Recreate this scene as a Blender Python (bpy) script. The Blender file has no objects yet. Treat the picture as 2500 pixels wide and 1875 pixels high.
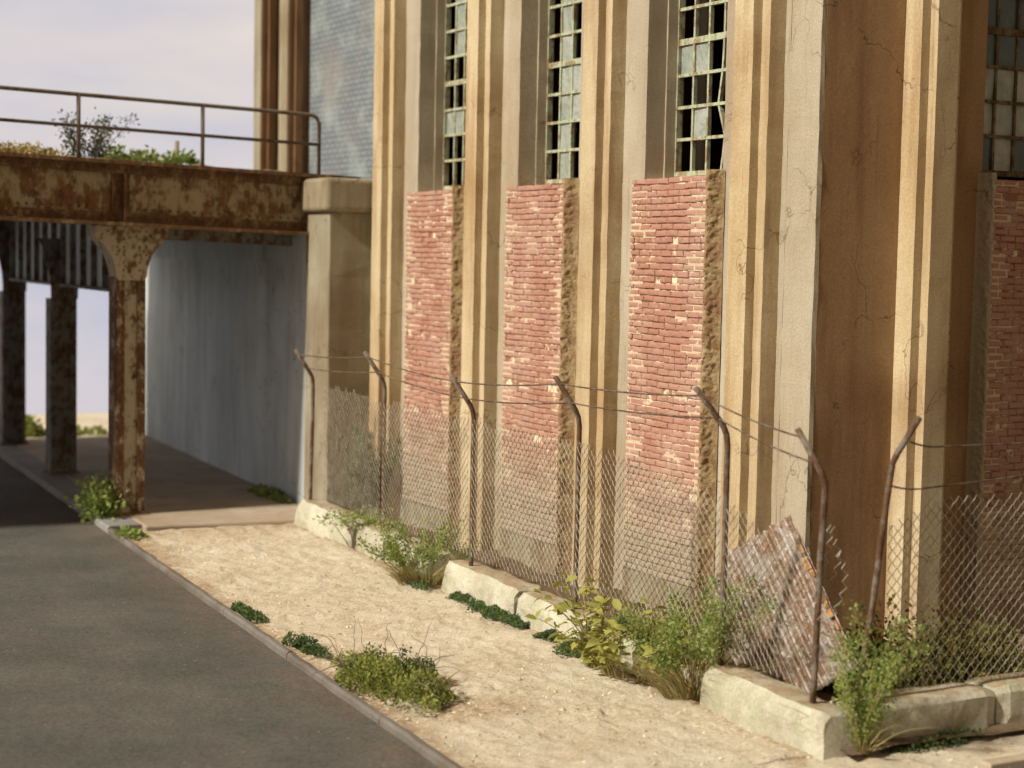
import bpy, bmesh, math, random
from mathutils import Vector, Matrix, noise
random.seed(7)
PI = math.pi
S = bpy.context.scene
COL = S.collection

# ------------------------------------------------------------------ camera
F_PX, DH, ROLL, YAW = 4200.0, 305.0, 0.02, math.radians(28.8)
CAM = Vector((-11.003, -13.933, 4.0))
_p, _r = math.atan(DH / F_PX), math.atan(ROLL)
fw = Vector((math.sin(YAW) * math.cos(_p), math.cos(YAW) * math.cos(_p), -math.sin(_p)))
rt = Vector((math.cos(YAW), -math.sin(YAW), 0))
up = rt.cross(fw)
r2 = rt * math.cos(_r) + up * math.sin(_r)
u2 = up * math.cos(_r) - rt * math.sin(_r)
cd = bpy.data.cameras.new('camera')
cam = bpy.data.objects.new('camera', cd)
COL.objects.link(cam)
cam.matrix_world = Matrix(((r2.x, u2.x, -fw.x, CAM.x), (r2.y, u2.y, -fw.y, CAM.y), (r2.z, u2.z, -fw.z, CAM.z), (0, 0, 0, 1)))
cd.sensor_width = 36.0
cd.lens = F_PX / 2500 * 36
cd.clip_end = 2000
cd.dof.use_dof = True
cd.dof.focus_distance = 18.2
cd.dof.aperture_fstop = 0.72
S.camera = cam


def proj(p):
    v = Vector(p) - CAM
    z = v.dot(fw)
    return 1250 + F_PX * v.dot(r2) / z, 937.5 - F_PX * v.dot(u2) / z, z


# ------------------------------------------------------------------ light
SUN_DIR = Vector((0.80, 0.050, -0.62)).normalized()      # the way the light travels
sun_el = math.asin(-SUN_DIR.z)
sd = bpy.data.lights.new('sun', 'SUN')
sd.energy = 5.0
sd.angle = math.radians(4.0)
sd.color = (1.0, 0.895, 0.735)
so = bpy.data.objects.new('sun', sd)
so.rotation_euler = SUN_DIR.to_track_quat('-Z', 'Y').to_euler()
so.location = (-20, -6, 20)
COL.objects.link(so)

W = bpy.data.worlds.new('World')
S.world = W
W.use_nodes = True
nt = W.node_tree
nt.nodes.clear()
wo = nt.nodes.new('ShaderNodeOutputWorld')
sky = nt.nodes.new('ShaderNodeTexSky')
sky.sky_type = 'NISHITA'
sky.sun_disc = False
sky.sun_elevation = sun_el
sky.sun_rotation = math.atan2(-SUN_DIR.x, -SUN_DIR.y)
sky.dust_density = 3.0
b1 = nt.nodes.new('ShaderNodeBackground')
b1.inputs[1].default_value = 0.05
nt.links.new(sky.outputs[0], b1.inputs[0])
b2 = nt.nodes.new('ShaderNodeBackground')        # thin warm cloud cover over the clear sky
b2.inputs[0].default_value = (1.0, 0.71, 0.44, 1)
b2.inputs[1].default_value = 0.25
tcw = nt.nodes.new('ShaderNodeTexCoord')
nw = nt.nodes.new('ShaderNodeTexNoise')
nw.inputs['Scale'].default_value = 2.2
nw.inputs['Detail'].default_value = 5
nt.links.new(tcw.outputs['Generated'], nw.inputs['Vector'])
rw = nt.nodes.new('ShaderNodeMapRange')
rw.inputs[1].default_value, rw.inputs[2].default_value = 0.30, 0.55
rw.inputs[3].default_value, rw.inputs[4].default_value = 0.72, 1.0
nt.links.new(nw.outputs[0], rw.inputs[0])
mx = nt.nodes.new('ShaderNodeMixShader')
nt.links.new(rw.outputs[0], mx.inputs[0])
nt.links.new(b1.outputs[0], mx.inputs[1])
nt.links.new(b2.outputs[0], mx.inputs[2])
nt.links.new(mx.outputs[0], wo.inputs[0])

S.view_settings.view_transform = 'Standard'
S.view_settings.look = 'None'
S.view_settings.gamma = 1
S.view_settings.use_curve_mapping = False
S.view_settings.exposure = 0.12
S.render.engine = 'CYCLES'
S.cycles.max_bounces = 7
S.cycles.diffuse_bounces = 4
S.cycles.use_denoising = True


# ------------------------------------------------------------------ node helpers
class NT:
    def __init__(s, name):
        s.m = bpy.data.materials.new(name)
        s.m.use_nodes = True
        s.t = s.m.node_tree
        s.b = s.t.nodes['Principled BSDF']
        s.pos = s.t.nodes.new('ShaderNodeNewGeometry')

    def n(s, t):
        return s.t.nodes.new('ShaderNode' + t)

    def l(s, a, b):
        s.t.links.new(a, b)

    def vec(s, scale=(1, 1, 1), src=None, off=(0, 0, 0)):
        m = s.n('Mapping')
        m.inputs['Scale'].default_value = scale
        m.inputs['Location'].default_value = off
        s.l(src or s.pos.outputs['Position'], m.inputs['Vector'])
        return m.outputs[0]

    def noise(s, scale, detail=5, rough=0.55, sc=(1, 1, 1), src=None, off=(0, 0, 0)):
        t = s.n('TexNoise')
        t.inputs['Scale'].default_value = scale
        t.inputs['Detail'].default_value = detail
        t.inputs['Roughness'].default_value = rough
        s.l(s.vec(sc, src, off), t.inputs['Vector'])
        return t.outputs[0]

    def voro(s, scale, sc=(1, 1, 1)):
        t = s.n('TexVoronoi')
        t.inputs['Scale'].default_value = scale
        s.l(s.vec(sc), t.inputs['Vector'])
        return t.outputs[0]

    def step(s, v, a, b, lo=0.0, hi=1.0):
        m = s.n('MapRange')
        m.inputs[1].default_value, m.inputs[2].default_value = a, b
        m.inputs[3].default_value, m.inputs[4].default_value = lo, hi
        s.l(v, m.inputs[0])
        return m.outputs[0]

    def mul(s, a, b, op='MULTIPLY'):
        m = s.n('Math')
        m.operation = op
        for k, q in ((0, a), (1, b)):
            if isinstance(q, (int, float)):
                m.inputs[k].default_value = q
            else:
                s.l(q, m.inputs[k])
        return m.outputs[0]

    def mix(s, f, a, b, mode='MIX'):
        m = s.n('Mix')
        m.data_type = 'RGBA'
        m.blend_type = mode
        if isinstance(f, (int, float)):
            m.inputs[0].default_value = f
        else:
            s.l(f, m.inputs[0])
        for k, q in ((6, a), (7, b)):
            if isinstance(q, tuple):
                m.inputs[k].default_value = (*q, 1)
            else:
                s.l(q, m.inputs[k])
        return m.outputs[2]

    def bump(s, h, strength=0.5, dist=0.02, prev=None):
        b = s.n('Bump')
        b.inputs['Strength'].default_value = strength
        b.inputs['Distance'].default_value = dist
        s.l(h, b.inputs['Height'])
        if prev is not None:
            s.l(prev, b.inputs['Normal'])
        return b.outputs[0]

    def done(s, col, rough=0.9, normal=None, metal=0.0, spec=0.3):
        if isinstance(col, tuple):
            s.b.inputs['Base Color'].default_value = (*col, 1)
        else:
            s.l(col, s.b.inputs['Base Color'])
        if isinstance(rough, (int, float)):
            s.b.inputs['Roughness'].default_value = rough
        else:
            s.l(rough, s.b.inputs['Roughness'])
        s.b.inputs['Metallic'].default_value = metal
        s.b.inputs['Specular IOR Level'].default_value = spec
        if normal is not None:
            s.l(normal, s.b.inputs['Normal'])
        return s.m


def m_concrete(name, base, pale, wash, wash_amt=0.5, streak=True, bump=0.6, speck=True):
    t = NT(name)
    a = t.noise(0.9, 6, 0.6, (1, 1, 0.35) if streak else (1, 1, 1))
    c = t.mix(t.step(a, 0.38, 0.62), base, pale)
    st = t.noise(3.2, 6, 0.6, (1, 1, 0.10) if streak else (1, 1, 1))
    c = t.mix(t.mul(t.step(st, 0.47, 0.66), wash_amt * 0.75), c, wash)
    big = t.noise(0.55, 4, 0.5, off=(3, 1, 7))
    c = t.mix(t.mul(t.step(big, 0.52, 0.72), wash_amt * 0.9), c, wash)
    if streak:
        dr = t.noise(11.0, 5, 0.6, (1, 1, 0.035), off=(2, 2, 0))          # narrow run-off stains
        c = t.mix(t.mul(t.mul(t.step(dr, 0.58, 0.70), t.step(t.noise(0.8, 3, off=(4, 1, 6)), 0.42, 0.58)), 0.55), c, (wash[0] * 0.7, wash[1] * 0.65, wash[2] * 0.6))
        ck = t.n('TexVoronoi')                                            # hair cracks
        ck.feature = 'DISTANCE_TO_EDGE'
        ck.inputs['Scale'].default_value = 0.8
        dv = t.n('VectorMath')
        dv.operation = 'ADD'
        t.l(t.pos.outputs['Position'], dv.inputs[0])
        nzv = t.n('TexNoise')
        nzv.inputs['Scale'].default_value = 2.5
        nzv.inputs['Detail'].default_value = 6
        t.l(t.pos.outputs['Position'], nzv.inputs['Vector'])
        t.l(nzv.outputs['Color'], dv.inputs[1])
        t.l(dv.outputs[0], ck.inputs['Vector'])
        c = t.mix(t.mul(t.mul(t.step(ck.outputs[0], 0.010, 0.003), t.step(t.noise(0.7, 3, off=(9, 9, 9)), 0.50, 0.56)), 0.7), c, (wash[0] * 0.4, wash[1] * 0.35, wash[2] * 0.3))
    f = t.noise(46, 6, 0.75)
    c = t.mix(0.55, c, t.mix(t.step(f, 0.3, 0.7), (0.30, 0.28, 0.26), (0.80, 0.80, 0.80)), 'OVERLAY')
    if speck:
        sp = t.voro(60)
        c = t.mix(t.mul(t.step(sp, 0.10, 0.03), 0.5), c, (0.75, 0.68, 0.52))
    oi = t.n('ObjectInfo')
    c = t.mix(t.mul(oi.outputs['Random'], 0.45), c, t.mix(0.6, c, tuple(0.92 * q for q in (pale[0] * 0.93, pale[1] * 0.97, pale[2] * 1.08))))
    h = t.mul(t.noise(30, 8, 0.7), t.noise(140, 3, 0.6), 'ADD')
    n = t.bump(h, bump, 0.012)
    n = t.bump(t.noise(4, 5, 0.6), bump * 0.5, 0.03, n)
    return t.done(c, 0.93, n)


def m_lowwall():
    t = NT('low_wall_concrete')
    c = t.mix(t.step(t.noise(2.2, 6, 0.6), 0.36, 0.64), (0.40, 0.385, 0.30), (0.60, 0.595, 0.50))
    c = t.mix(t.mul(t.step(t.noise(1.6, 5, off=(2, 2, 2)), 0.52, 0.66), 0.7), c, (0.38, 0.41, 0.27))
    c = t.mix(t.mul(t.step(t.noise(6, 7, 0.7, off=(5, 1, 2)), 0.58, 0.68), 0.6), c, (0.36, 0.30, 0.19))
    f = t.noise(46, 6, 0.75)
    c = t.mix(0.5, c, t.mix(t.step(f, 0.3, 0.7), (0.30, 0.28, 0.26), (0.78, 0.78, 0.78)), 'OVERLAY')
    sx = t.n('SeparateXYZ')                 # earth and dust lying on the level top
    t.l(t.pos.outputs['Normal'], sx.inputs[0])
    d = t.mul(t.step(sx.outputs[2], 0.80, 0.97), t.step(t.noise(5, 6, 0.7, off=(8, 8, 1)), 0.34, 0.56))
    c = t.mix(t.mul(d, 0.75), c, (0.34, 0.235, 0.13))
    n = t.bump(t.mul(t.noise(26, 8, 0.72), t.noise(7, 6, 0.6), 'ADD'), 0.8, 0.03)
    return t.done(c, 0.93, n)


def m_rust(name, paint, rust, amount=0.5, dark=(0.035, 0.018, 0.010), scale=5.0):
    t = NT(name)
    a = t.mul(t.mul(t.noise(scale * 0.8, 8, 0.7), 0.55), t.mul(t.noise(scale * 2.6, 8, 0.72, (1, 1, 0.4), off=(3, 7, 2)), 0.45), 'ADD')
    b = t.noise(scale * 4, 6, 0.7, (1, 1, 0.45), off=(9, 2, 1))
    r = t.mix(t.step(b, 0.3, 0.7), dark, rust)
    lo = 0.62 - 0.28 * amount
    c = t.mix(t.step(t.mul(a, t.mul(b, 0.25), 'ADD'), lo + 0.10, lo + 0.17), paint, r)
    g = t.noise(60, 4, 0.7)
    c = t.mix(0.4, c, t.mix(t.step(g, 0.3, 0.7), (0.3, 0.3, 0.3), (0.75, 0.75, 0.75)), 'OVERLAY')
    n = t.bump(t.mul(a, g, 'ADD'), 0.6, 0.015)
    return t.done(c, 0.8, n, 0.0, 0.35)


M = {}
M['concrete'] = m_concrete('facade_concrete', (0.385, 0.335, 0.245), (0.49, 0.45, 0.36), (0.29, 0.19, 0.10), 0.6, bump=0.7)
M['ochre'] = m_concrete('ochre_pilaster_concrete', (0.47, 0.36, 0.20), (0.60, 0.515, 0.35), (0.28, 0.145, 0.05), 0.8, bump=0.7)
M['side_brown'] = m_concrete('brown_side_concrete', (0.31, 0.185, 0.092), (0.39, 0.265, 0.15), (0.18, 0.095, 0.042), 0.85)  # darker, browner concrete for the side front piers only
M['corner'] = M['concrete']
M['pier'] = m_concrete('pier_concrete', (0.27, 0.225, 0.15), (0.36, 0.345, 0.26), (0.16, 0.10, 0.05), 0.85)
M['abut'] = m_concrete('abutment_concrete', (0.45, 0.54, 0.59), (0.60, 0.67, 0.70), (0.29, 0.29, 0.27), 0.5, bump=0.25, speck=False)  # blue of the underpass light put into the wall colour
M['kerbwall'] = m_lowwall()
M['slab'] = m_concrete('slab_concrete', (0.37, 0.295, 0.21), (0.46, 0.40, 0.32), (0.27, 0.19, 0.115), 0.6, streak=False, bump=0.3, speck=False)
M['kerb'] = m_concrete('kerb_stone', (0.115, 0.105, 0.092), (0.20, 0.187, 0.168), (0.12, 0.09, 0.06), 0.6, streak=False, bump=0.6)
M['kerb_far'] = m_concrete('kerb_slab', (0.23, 0.225, 0.215), (0.30, 0.30, 0.295), (0.2, 0.19, 0.18), 0.4, streak=False, bump=0.3, speck=False)
M['post'] = m_rust('fence_steel', (0.17, 0.15, 0.125), (0.16, 0.085, 0.045), 0.5)
M['rust_paint'] = m_rust('flaking_paint_steel', (0.37, 0.31, 0.21), (0.26, 0.135, 0.06), 0.46, scale=3.0)
M['rust_cap'] = m_rust('flaking_column_paint', (0.43, 0.385, 0.295), (0.22, 0.115, 0.05), 0.36, scale=4.0)
M['wing_shade_brown'] = m_concrete('shade_brown_concrete', (0.17, 0.085, 0.035), (0.24, 0.14, 0.075), (0.09, 0.045, 0.02), 0.7, speck=False)  # dark brown stands in for shade on the wing pilaster sides
M['rust_dark'] = m_rust('dark_rusty_steel', (0.20, 0.205, 0.19), (0.17, 0.09, 0.045), 0.42)
M['rust_edge'] = m_rust('rusty_flange_steel', (0.27, 0.185, 0.105), (0.22, 0.115, 0.05), 0.6)
M['rust_plate'] = m_rust('rusted_corner_plate', (0.40, 0.34, 0.25), (0.21, 0.105, 0.045), 0.62, scale=5)
M['rail'] = m_rust('railing_steel', (0.15, 0.125, 0.09), (0.14, 0.085, 0.045), 0.3)
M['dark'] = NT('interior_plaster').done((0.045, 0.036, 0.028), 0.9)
M['brown_in'] = NT('interior_brown').done((0.10, 0.045, 0.02), 0.8)
M['white_pipe'] = NT('interior_white_paint').done((0.72, 0.68, 0.64), 0.4)
tw = NT('galvanised_wire')
M['meshwire'] = tw.done(tw.mix(tw.step(tw.noise(9, 5), 0.45, 0.6), (0.38, 0.35, 0.30), (0.25, 0.20, 0.145)), 0.6, None, 0.1, 0.4)
M['stem'] = NT('plant_stem').done((0.30, 0.25, 0.10), 0.8)
M['twig'] = NT('dry_twig').done((0.16, 0.12, 0.085), 0.9)
M['frame_green'] = m_rust('window_frame_paint', (0.42, 0.47, 0.34), (0.36, 0.28, 0.17), 0.40, dark=(0.14, 0.10, 0.05), scale=6)
M['frame_brown'] = m_rust('window_frame_brown', (0.20, 0.15, 0.085), (0.13, 0.08, 0.035), 0.5)


def m_glass():
    t = NT('dusty_glass')
    c = t.mix(t.step(t.noise(4, 5, 0.6, (1, 1, 0.6)), 0.35, 0.7), (0.25, 0.30, 0.265), (0.43, 0.46, 0.43))
    n = t.bump(t.noise(9, 3, 0.5), 0.7, 0.05)
    return t.done(c, 0.12, n, 0, 0.7)


M['glass'] = m_glass()
tg = NT('dark_glass')
M['glass_dark'] = tg.done(tg.mix(tg.noise(5, 4), (0.035, 0.07, 0.08), (0.11, 0.155, 0.17)), 0.15, tg.bump(tg.noise(8, 3), 0.5, 0.04), 0, 0.6)


def m_brick(name, a, b, wash, lo=0.565):
    t = NT(name)
    c = t.mix(t.pos.outputs['Random Per Island'], a, b)
    w = t.noise(1.1, 6, 0.6)
    c = t.mix(t.mul(t.step(w, 0.42, 0.62), 0.7), c, wash)
    f = t.noise(55, 6, 0.7)
    c = t.mix(0.5, c, t.mix(t.step(f, 0.3, 0.7), (0.3, 0.3, 0.3), (0.72, 0.72, 0.72)), 'OVERLAY')
    lime = t.noise(3.1, 9, 0.74)
    c = t.mix(t.mul(t.step(lime, lo, lo + 0.05), 0.85), c, (0.74, 0.63, 0.47))
    sz = t.n('SeparateXYZ')              # dried mud splashed up from the yard
    t.l(t.pos.outputs['Position'], sz.inputs[0])
    spl = t.step(t.mul(sz.outputs[2], t.mul(t.noise(2.6, 8, 0.75, off=(6, 6, 6)), 1.7), 'SUBTRACT'), 0.95, -0.05)
    c = t.mix(t.mul(spl, 0.95), c, (0.40, 0.345, 0.26))
    grey = t.noise(1.0, 5, off=(2, 8, 4))
    c = t.mix(t.mul(t.step(grey, 0.50, 0.72), 0.35), c, (0.42, 0.33, 0.27))
    n = t.bump(t.noise(60, 6, 0.7), 0.6, 0.012)
    return t.done(c, 0.92, n)


M['brick'] = m_brick('brick_face', (0.35, 0.175, 0.125), (0.42, 0.23, 0.175), (0.46, 0.295, 0.24), 0.60)
M['brick_limed'] = m_brick('limed_brick_face', (0.35, 0.175, 0.125), (0.42, 0.23, 0.175), (0.46, 0.295, 0.24), 0.585)


def m_mortar():
    t = NT('lime_mortar')
    a = t.noise(3.1, 9, 0.74)
    c = t.mix(t.step(a, 0.48, 0.54), (0.33, 0.155, 0.105), (0.82, 0.72, 0.54))
    sz = t.n('SeparateXYZ')
    t.l(t.pos.outputs['Position'], sz.inputs[0])
    spl = t.step(t.mul(sz.outputs[2], t.mul(t.noise(2.6, 8, 0.75, off=(6, 6, 6)), 1.7), 'SUBTRACT'), 0.95, -0.05)
    c = t.mix(t.mul(spl, 0.95), c, (0.36, 0.31, 0.235))
    n = t.bump(t.noise(50, 6, 0.7), 0.8, 0.02)
    return t.done(c, 0.95, n)


tlm = NT('cream_lime')
M['lime'] = tlm.done(tlm.mix(tlm.noise(8, 7, 0.7), (0.50, 0.39, 0.27), (0.76, 0.66, 0.50)), 0.95, tlm.bump(tlm.noise(40, 6, 0.7), 0.8, 0.02))
M['mortar'] = m_mortar()


def m_crumble():
    t = NT('crumbling_render')
    a = t.noise(6, 8, 0.7)
    c = t.mix(t.step(a, 0.38, 0.60), (0.33, 0.205, 0.10), (0.56, 0.43, 0.25))
    c = t.mix(t.mul(t.step(t.noise(3, 5, off=(5, 0, 2)), 0.52, 0.66), 0.7), c, (0.36, 0.19, 0.12))
    return t.done(c, 0.95, t.bump(t.noise(30, 8, 0.75), 1.0, 0.04))


M['crumble'] = m_crumble()


def m_ground():
    t = NT('dusty_ground')
    c = t.mix(t.step(t.noise(0.9, 6, 0.6), 0.35, 0.65), (0.67, 0.585, 0.44), (0.82, 0.765, 0.635))
    c = t.mix(t.mul(t.step(t.noise(2.3, 7, 0.7, off=(3, 3, 0)), 0.54, 0.68), 0.6), c, (0.47, 0.32, 0.18))
    at = t.n('Attribute')
    at.attribute_name = 'dirt'
    c = t.mix(t.mul(at.outputs['Fac'], t.step(t.noise(4, 7, 0.7, off=(1, 2, 3)), 0.30, 0.55)), c, (0.36, 0.215, 0.10))
    c = t.mix(t.mul(t.step(t.noise(20, 6, 0.7), 0.54, 0.63), 0.65), c, (0.43, 0.30, 0.18))
    c = t.mix(t.mul(t.step(t.noise(24, 6, 0.7, off=(6, 1, 1)), 0.52, 0.60), 0.65), c, (0.92, 0.87, 0.75))
    c = t.mix(t.mul(t.step(t.voro(26), 0.16, 0.05), 0.6), c, (0.85, 0.78, 0.62))
    f = t.noise(70, 4, 0.7)
    c = t.mix(0.45, c, t.mix(t.step(f, 0.3, 0.7), (0.3, 0.28, 0.25), (0.78, 0.78, 0.78)), 'OVERLAY')
    n = t.bump(t.mul(t.noise(24, 8, 0.75), t.noise(70, 4, 0.7), 'ADD'), 0.9, 0.030)
    return t.done(c, 0.97, n, 0, 0.1)


M['ground'] = m_ground()
te = NT('dark_earth')
M['earth'] = te.done(te.mix(te.noise(3, 7, 0.7), (0.14, 0.10, 0.06), (0.27, 0.20, 0.13)), 0.97, te.bump(te.noise(16, 8, 0.75), 1.0, 0.05))


def m_asphalt():
    t = NT('worn_asphalt')
    c = t.mix(t.step(t.noise(0.7, 6, 0.6), 0.35, 0.65), (0.082, 0.081, 0.078), (0.118, 0.115, 0.110))
    at = t.n('Attribute')
    at.attribute_name = 'dirt'
    c = t.mix(t.mul(at.outputs['Fac'], t.step(t.noise(3, 7, 0.7), 0.30, 0.6, 0, 0.55)), c, (0.17, 0.125, 0.085))
    c = t.mix(t.mul(t.step(t.noise(1.3, 5, off=(7, 0, 0)), 0.52, 0.66), 0.55), c, (0.072, 0.088, 0.082))
    f = t.noise(30, 7, 0.8)
    c = t.mix(0.85, c, t.mix(t.step(f, 0.32, 0.68), (0.25, 0.24, 0.22), (0.80, 0.79, 0.78)), 'OVERLAY')
    c = t.mix(t.mul(t.step(t.voro(5.5), 0.07, 0.05), 0.6), c, (0.42, 0.38, 0.30))
    n = t.bump(t.noise(60, 6, 0.7), 0.6, 0.012)
    n = t.bump(t.noise(5, 5, 0.6), 0.5, 0.03, n)
    return t.done(c, 0.9, n, 0, 0.2)


M['asphalt'] = m_asphalt()


def m_leaf(name, a, b, c3, trans=0.35):
    t = NT(name)
    r = t.pos.outputs['Random Per Island']
    c = t.mix(r, a, b)
    c = t.mix(t.step(t.noise(3.0, 3), 0.55, 0.68), c, c3)
    t.b.inputs['Base Color'].default_value = (*a, 1)
    t.l(c, t.b.inputs['Base Color'])
    t.b.inputs['Roughness'].default_value = 0.7
    t.b.inputs['Specular IOR Level'].default_value = 0.25
    tr = t.n('BsdfTranslucent')
    t.l(c, tr.inputs[0])
    ms = t.n('MixShader')
    ms.inputs[0].default_value = trans
    t.l(t.b.outputs[0], ms.inputs[1])
    t.l(tr.outputs[0], ms.inputs[2])
    t.l(ms.outputs[0], t.t.nodes['Material Output'].inputs[0])
    return t.m


M['moss'] = m_leaf('moss_green', (0.07, 0.125, 0.05), (0.17, 0.235, 0.085), (0.06, 0.10, 0.065))
M['bush'] = m_leaf('yellow_green_clump', (0.17, 0.22, 0.045), (0.38, 0.39, 0.11), (0.12, 0.15, 0.06))
M['weed'] = m_leaf('fresh_weed_green', (0.19, 0.27, 0.065), (0.38, 0.45, 0.15), (0.12, 0.20, 0.05))
M['broad'] = m_leaf('broad_leaf_green', (0.27, 0.30, 0.06), (0.46, 0.44, 0.13), (0.17, 0.17, 0.04))
M['straw'] = m_leaf('dry_grass', (0.34, 0.29, 0.12), (0.46, 0.38, 0.18), (0.24, 0.24, 0.09))
M['olive'] = m_leaf('olive_scrub', (0.07, 0.075, 0.018), (0.19, 0.17, 0.035), (0.05, 0.06, 0.02))
M['deckplant'] = m_leaf('deck_shrub_green', (0.05, 0.07, 0.03), (0.11, 0.13, 0.06), (0.06, 0.06, 0.04))
M['gold'] = m_leaf('golden_grass', (0.34, 0.26, 0.06), (0.50, 0.38, 0.10), (0.26, 0.22, 0.06))


def m_tin():
    t = NT('rusted_tin')
    a = t.noise(4.5, 8, 0.7)
    c = t.mix(t.step(a, 0.42, 0.55), (0.40, 0.38, 0.36), (0.25, 0.155, 0.10))
    c = t.mix(t.step(t.noise(9, 7, 0.75, off=(2, 5, 1)), 0.53, 0.64), c, (0.17, 0.09, 0.05))
    at = t.n('Attribute')                # ridge highlights put into the colour as paler, broken crests
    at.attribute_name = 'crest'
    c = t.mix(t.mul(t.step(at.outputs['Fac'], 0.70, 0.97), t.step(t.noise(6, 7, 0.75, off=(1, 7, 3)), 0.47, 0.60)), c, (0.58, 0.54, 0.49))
    c = t.mix(t.mul(t.step(at.outputs['Fac'], 0.45, 0.05), 0.45), c, (0.16, 0.095, 0.06))  # troughs tinted darker, part of the same painted relief
    c = t.mix(t.step(t.noise(20, 7, 0.75), 0.56, 0.64), c, (0.60, 0.58, 0.55))
    c = t.mix(t.step(t.noise(18, 7, 0.75, off=(4, 4, 9)), 0.58, 0.66), c, (0.13, 0.075, 0.045))
    return t.done(c, 0.7, t.bump(t.noise(40, 5), 0.4, 0.01), 0.1, 0.4)


M['tin'] = m_tin()
M['rust_orange'] = m_rust('bright_rust', (0.46, 0.27, 0.12), (0.34, 0.17, 0.07), 0.5)


def m_greybrick():
    t = NT('slate_painted_brick')
    mp = t.n('Mapping')
    mp.inputs['Rotation'].default_value = (PI / 2, 0, PI / 2)
    sw = t.n('SeparateXYZ')
    t.l(t.pos.outputs['Position'], sw.inputs[0])
    cb = t.n('CombineXYZ')
    t.l(sw.outputs[1], cb.inputs[0])
    t.l(sw.outputs[2], cb.inputs[1])
    br = t.n('TexBrick')
    br.inputs['Scale'].default_value = 1.0
    br.inputs['Brick Width'].default_value = 0.23
    br.inputs['Row Height'].default_value = 0.095
    br.inputs['Mortar Size'].default_value = 0.014
    br.inputs['Mortar Smooth'].default_value = 0.4
    br.inputs['Color1'].default_value = (0.165, 0.20, 0.225, 1)
    br.inputs['Color2'].default_value = (0.205, 0.24, 0.26, 1)
    br.inputs['Mortar'].default_value = (0.10, 0.115, 0.135, 1)
    t.l(cb.outputs[0], br.inputs[0])
    c = t.mix(t.mul(t.step(t.noise(1.2, 6, 0.65), 0.48, 0.66), 0.6), br.outputs[0], (0.33, 0.38, 0.39))
    c = t.mix(t.mul(t.step(t.noise(0.8, 5, off=(0, 9, 2)), 0.5, 0.68), 0.5), c, (0.22, 0.20, 0.19))
    n = t.bump(br.outputs[1], -0.6, 0.02)
    return t.done(c, 0.85, n)


M['greybrick'] = m_greybrick()


# ------------------------------------------------------------------ mesh helpers
class MB:
    def __init__(s):
        s.v, s.f = [], []

    def add(s, vs, fs):
        o = len(s.v)
        s.v += [tuple(v) for v in vs]
        s.f += [tuple(i + o for i in f) for f in fs]

    def box(s, x0, x1, y0, y1, z0, z1):
        s.add([(x0, y0, z0), (x1, y0, z0), (x1, y1, z0), (x0, y1, z0), (x0, y0, z1), (x1, y0, z1), (x1, y1, z1), (x0, y1, z1)],
              [(0, 3, 2, 1), (4, 5, 6, 7), (0, 1, 5, 4), (1, 2, 6, 5), (2, 3, 7, 6), (3, 0, 4, 7)])

    def tube(s, pts, r, n=6, caps=True):
        pts = [Vector(p) for p in pts]
        rs = r if isinstance(r, (list, tuple)) else [r] * len(pts)
        vs, fs = [], []
        for i, p in enumerate(pts):
            d = (pts[min(i + 1, len(pts) - 1)] - pts[max(i - 1, 0)])
            if d.length < 1e-6:
                d = Vector((0, 0, 1))
            d.normalize()
            a = d.cross(Vector((0.13, 0.91, 0.2)) if abs(d.y) < 0.9 else Vector((1, 0, 0.1))).normalized()
            b = d.cross(a)
            for k in range(n):
                t = 2 * PI * k / n
                vs.append(p + (a * math.cos(t) + b * math.sin(t)) * rs[i])
        for i in range(len(pts) - 1):
            for k in range(n):
                k2 = (k + 1) % n
                fs.append((i * n + k, i * n + k2, (i + 1) * n + k2, (i + 1) * n + k))
        if caps:
            fs.append(tuple(range(n - 1, -1, -1)))
            fs.append(tuple((len(pts) - 1) * n + k for k in range(n)))
        s.add(vs, fs)

    def prism(s, poly, z0, z1, dz=0.14, jit=0.006, freq=2.6, seed=0.0, closed=True):
        """upright body of an xy outline, its arrises slightly uneven"""
        n = max(1, int(round((z1 - z0) / dz)))
        m = len(poly)
        vs, fs = [], []
        for k in range(n + 1):
            z = z0 + (z1 - z0) * k / n
            for i, (x, y) in enumerate(poly):
                q = Vector((x * 3 + seed + i * 1.7, y * 3, z * freq))
                dx = jit * (noise.noise(q) + 0.7 * noise.noise(q * 3.1))
                dy = jit * (noise.noise(q + Vector((11, 5, 3))) + 0.7 * noise.noise(q * 3.1 + Vector((7, 2, 1))))
                vs.append((x + dx, y + dy, z))
        for k in range(n):
            for i in range(m if closed else m - 1):
                j = (i + 1) % m
                fs.append((k * m + i, k * m + j, (k + 1) * m + j, (k + 1) * m + i))
        if closed:
            fs.append(tuple(range(m - 1, -1, -1)))
            fs.append(tuple(n * m + i for i in range(m)))
        s.add(vs, fs)

    def build(s, name, mat, parent=None, smooth=False, flip=False, **props):
        me = bpy.data.meshes.new(name)
        me.from_pydata(s.v, [], s.f)
        bm = bmesh.new()
        bm.from_mesh(me)
        bmesh.ops.recalc_face_normals(bm, faces=bm.faces)
        bm.to_mesh(me)
        bm.free()
        me.materials.append(M[mat] if isinstance(mat, str) else mat)
        if smooth:
            for p in me.polygons:
                p.use_smooth = True
        return link(name, me, parent, **props)


def link(name, me, parent=None, **props):
    o = bpy.data.objects.new(name, me)
    COL.objects.link(o)
    if parent is not None:
        o.parent = parent
        o.matrix_parent_inverse = parent.matrix_world.inverted() if False else Matrix.Translation(-world_loc(parent))
    for k, v in props.items():
        o[k] = v
    return o


def world_loc(o):
    p = Vector(o.location)
    q = o.parent
    if q is not None:
        p = o.matrix_parent_inverse @ p
        p = p + world_loc(q)
    return p


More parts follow.
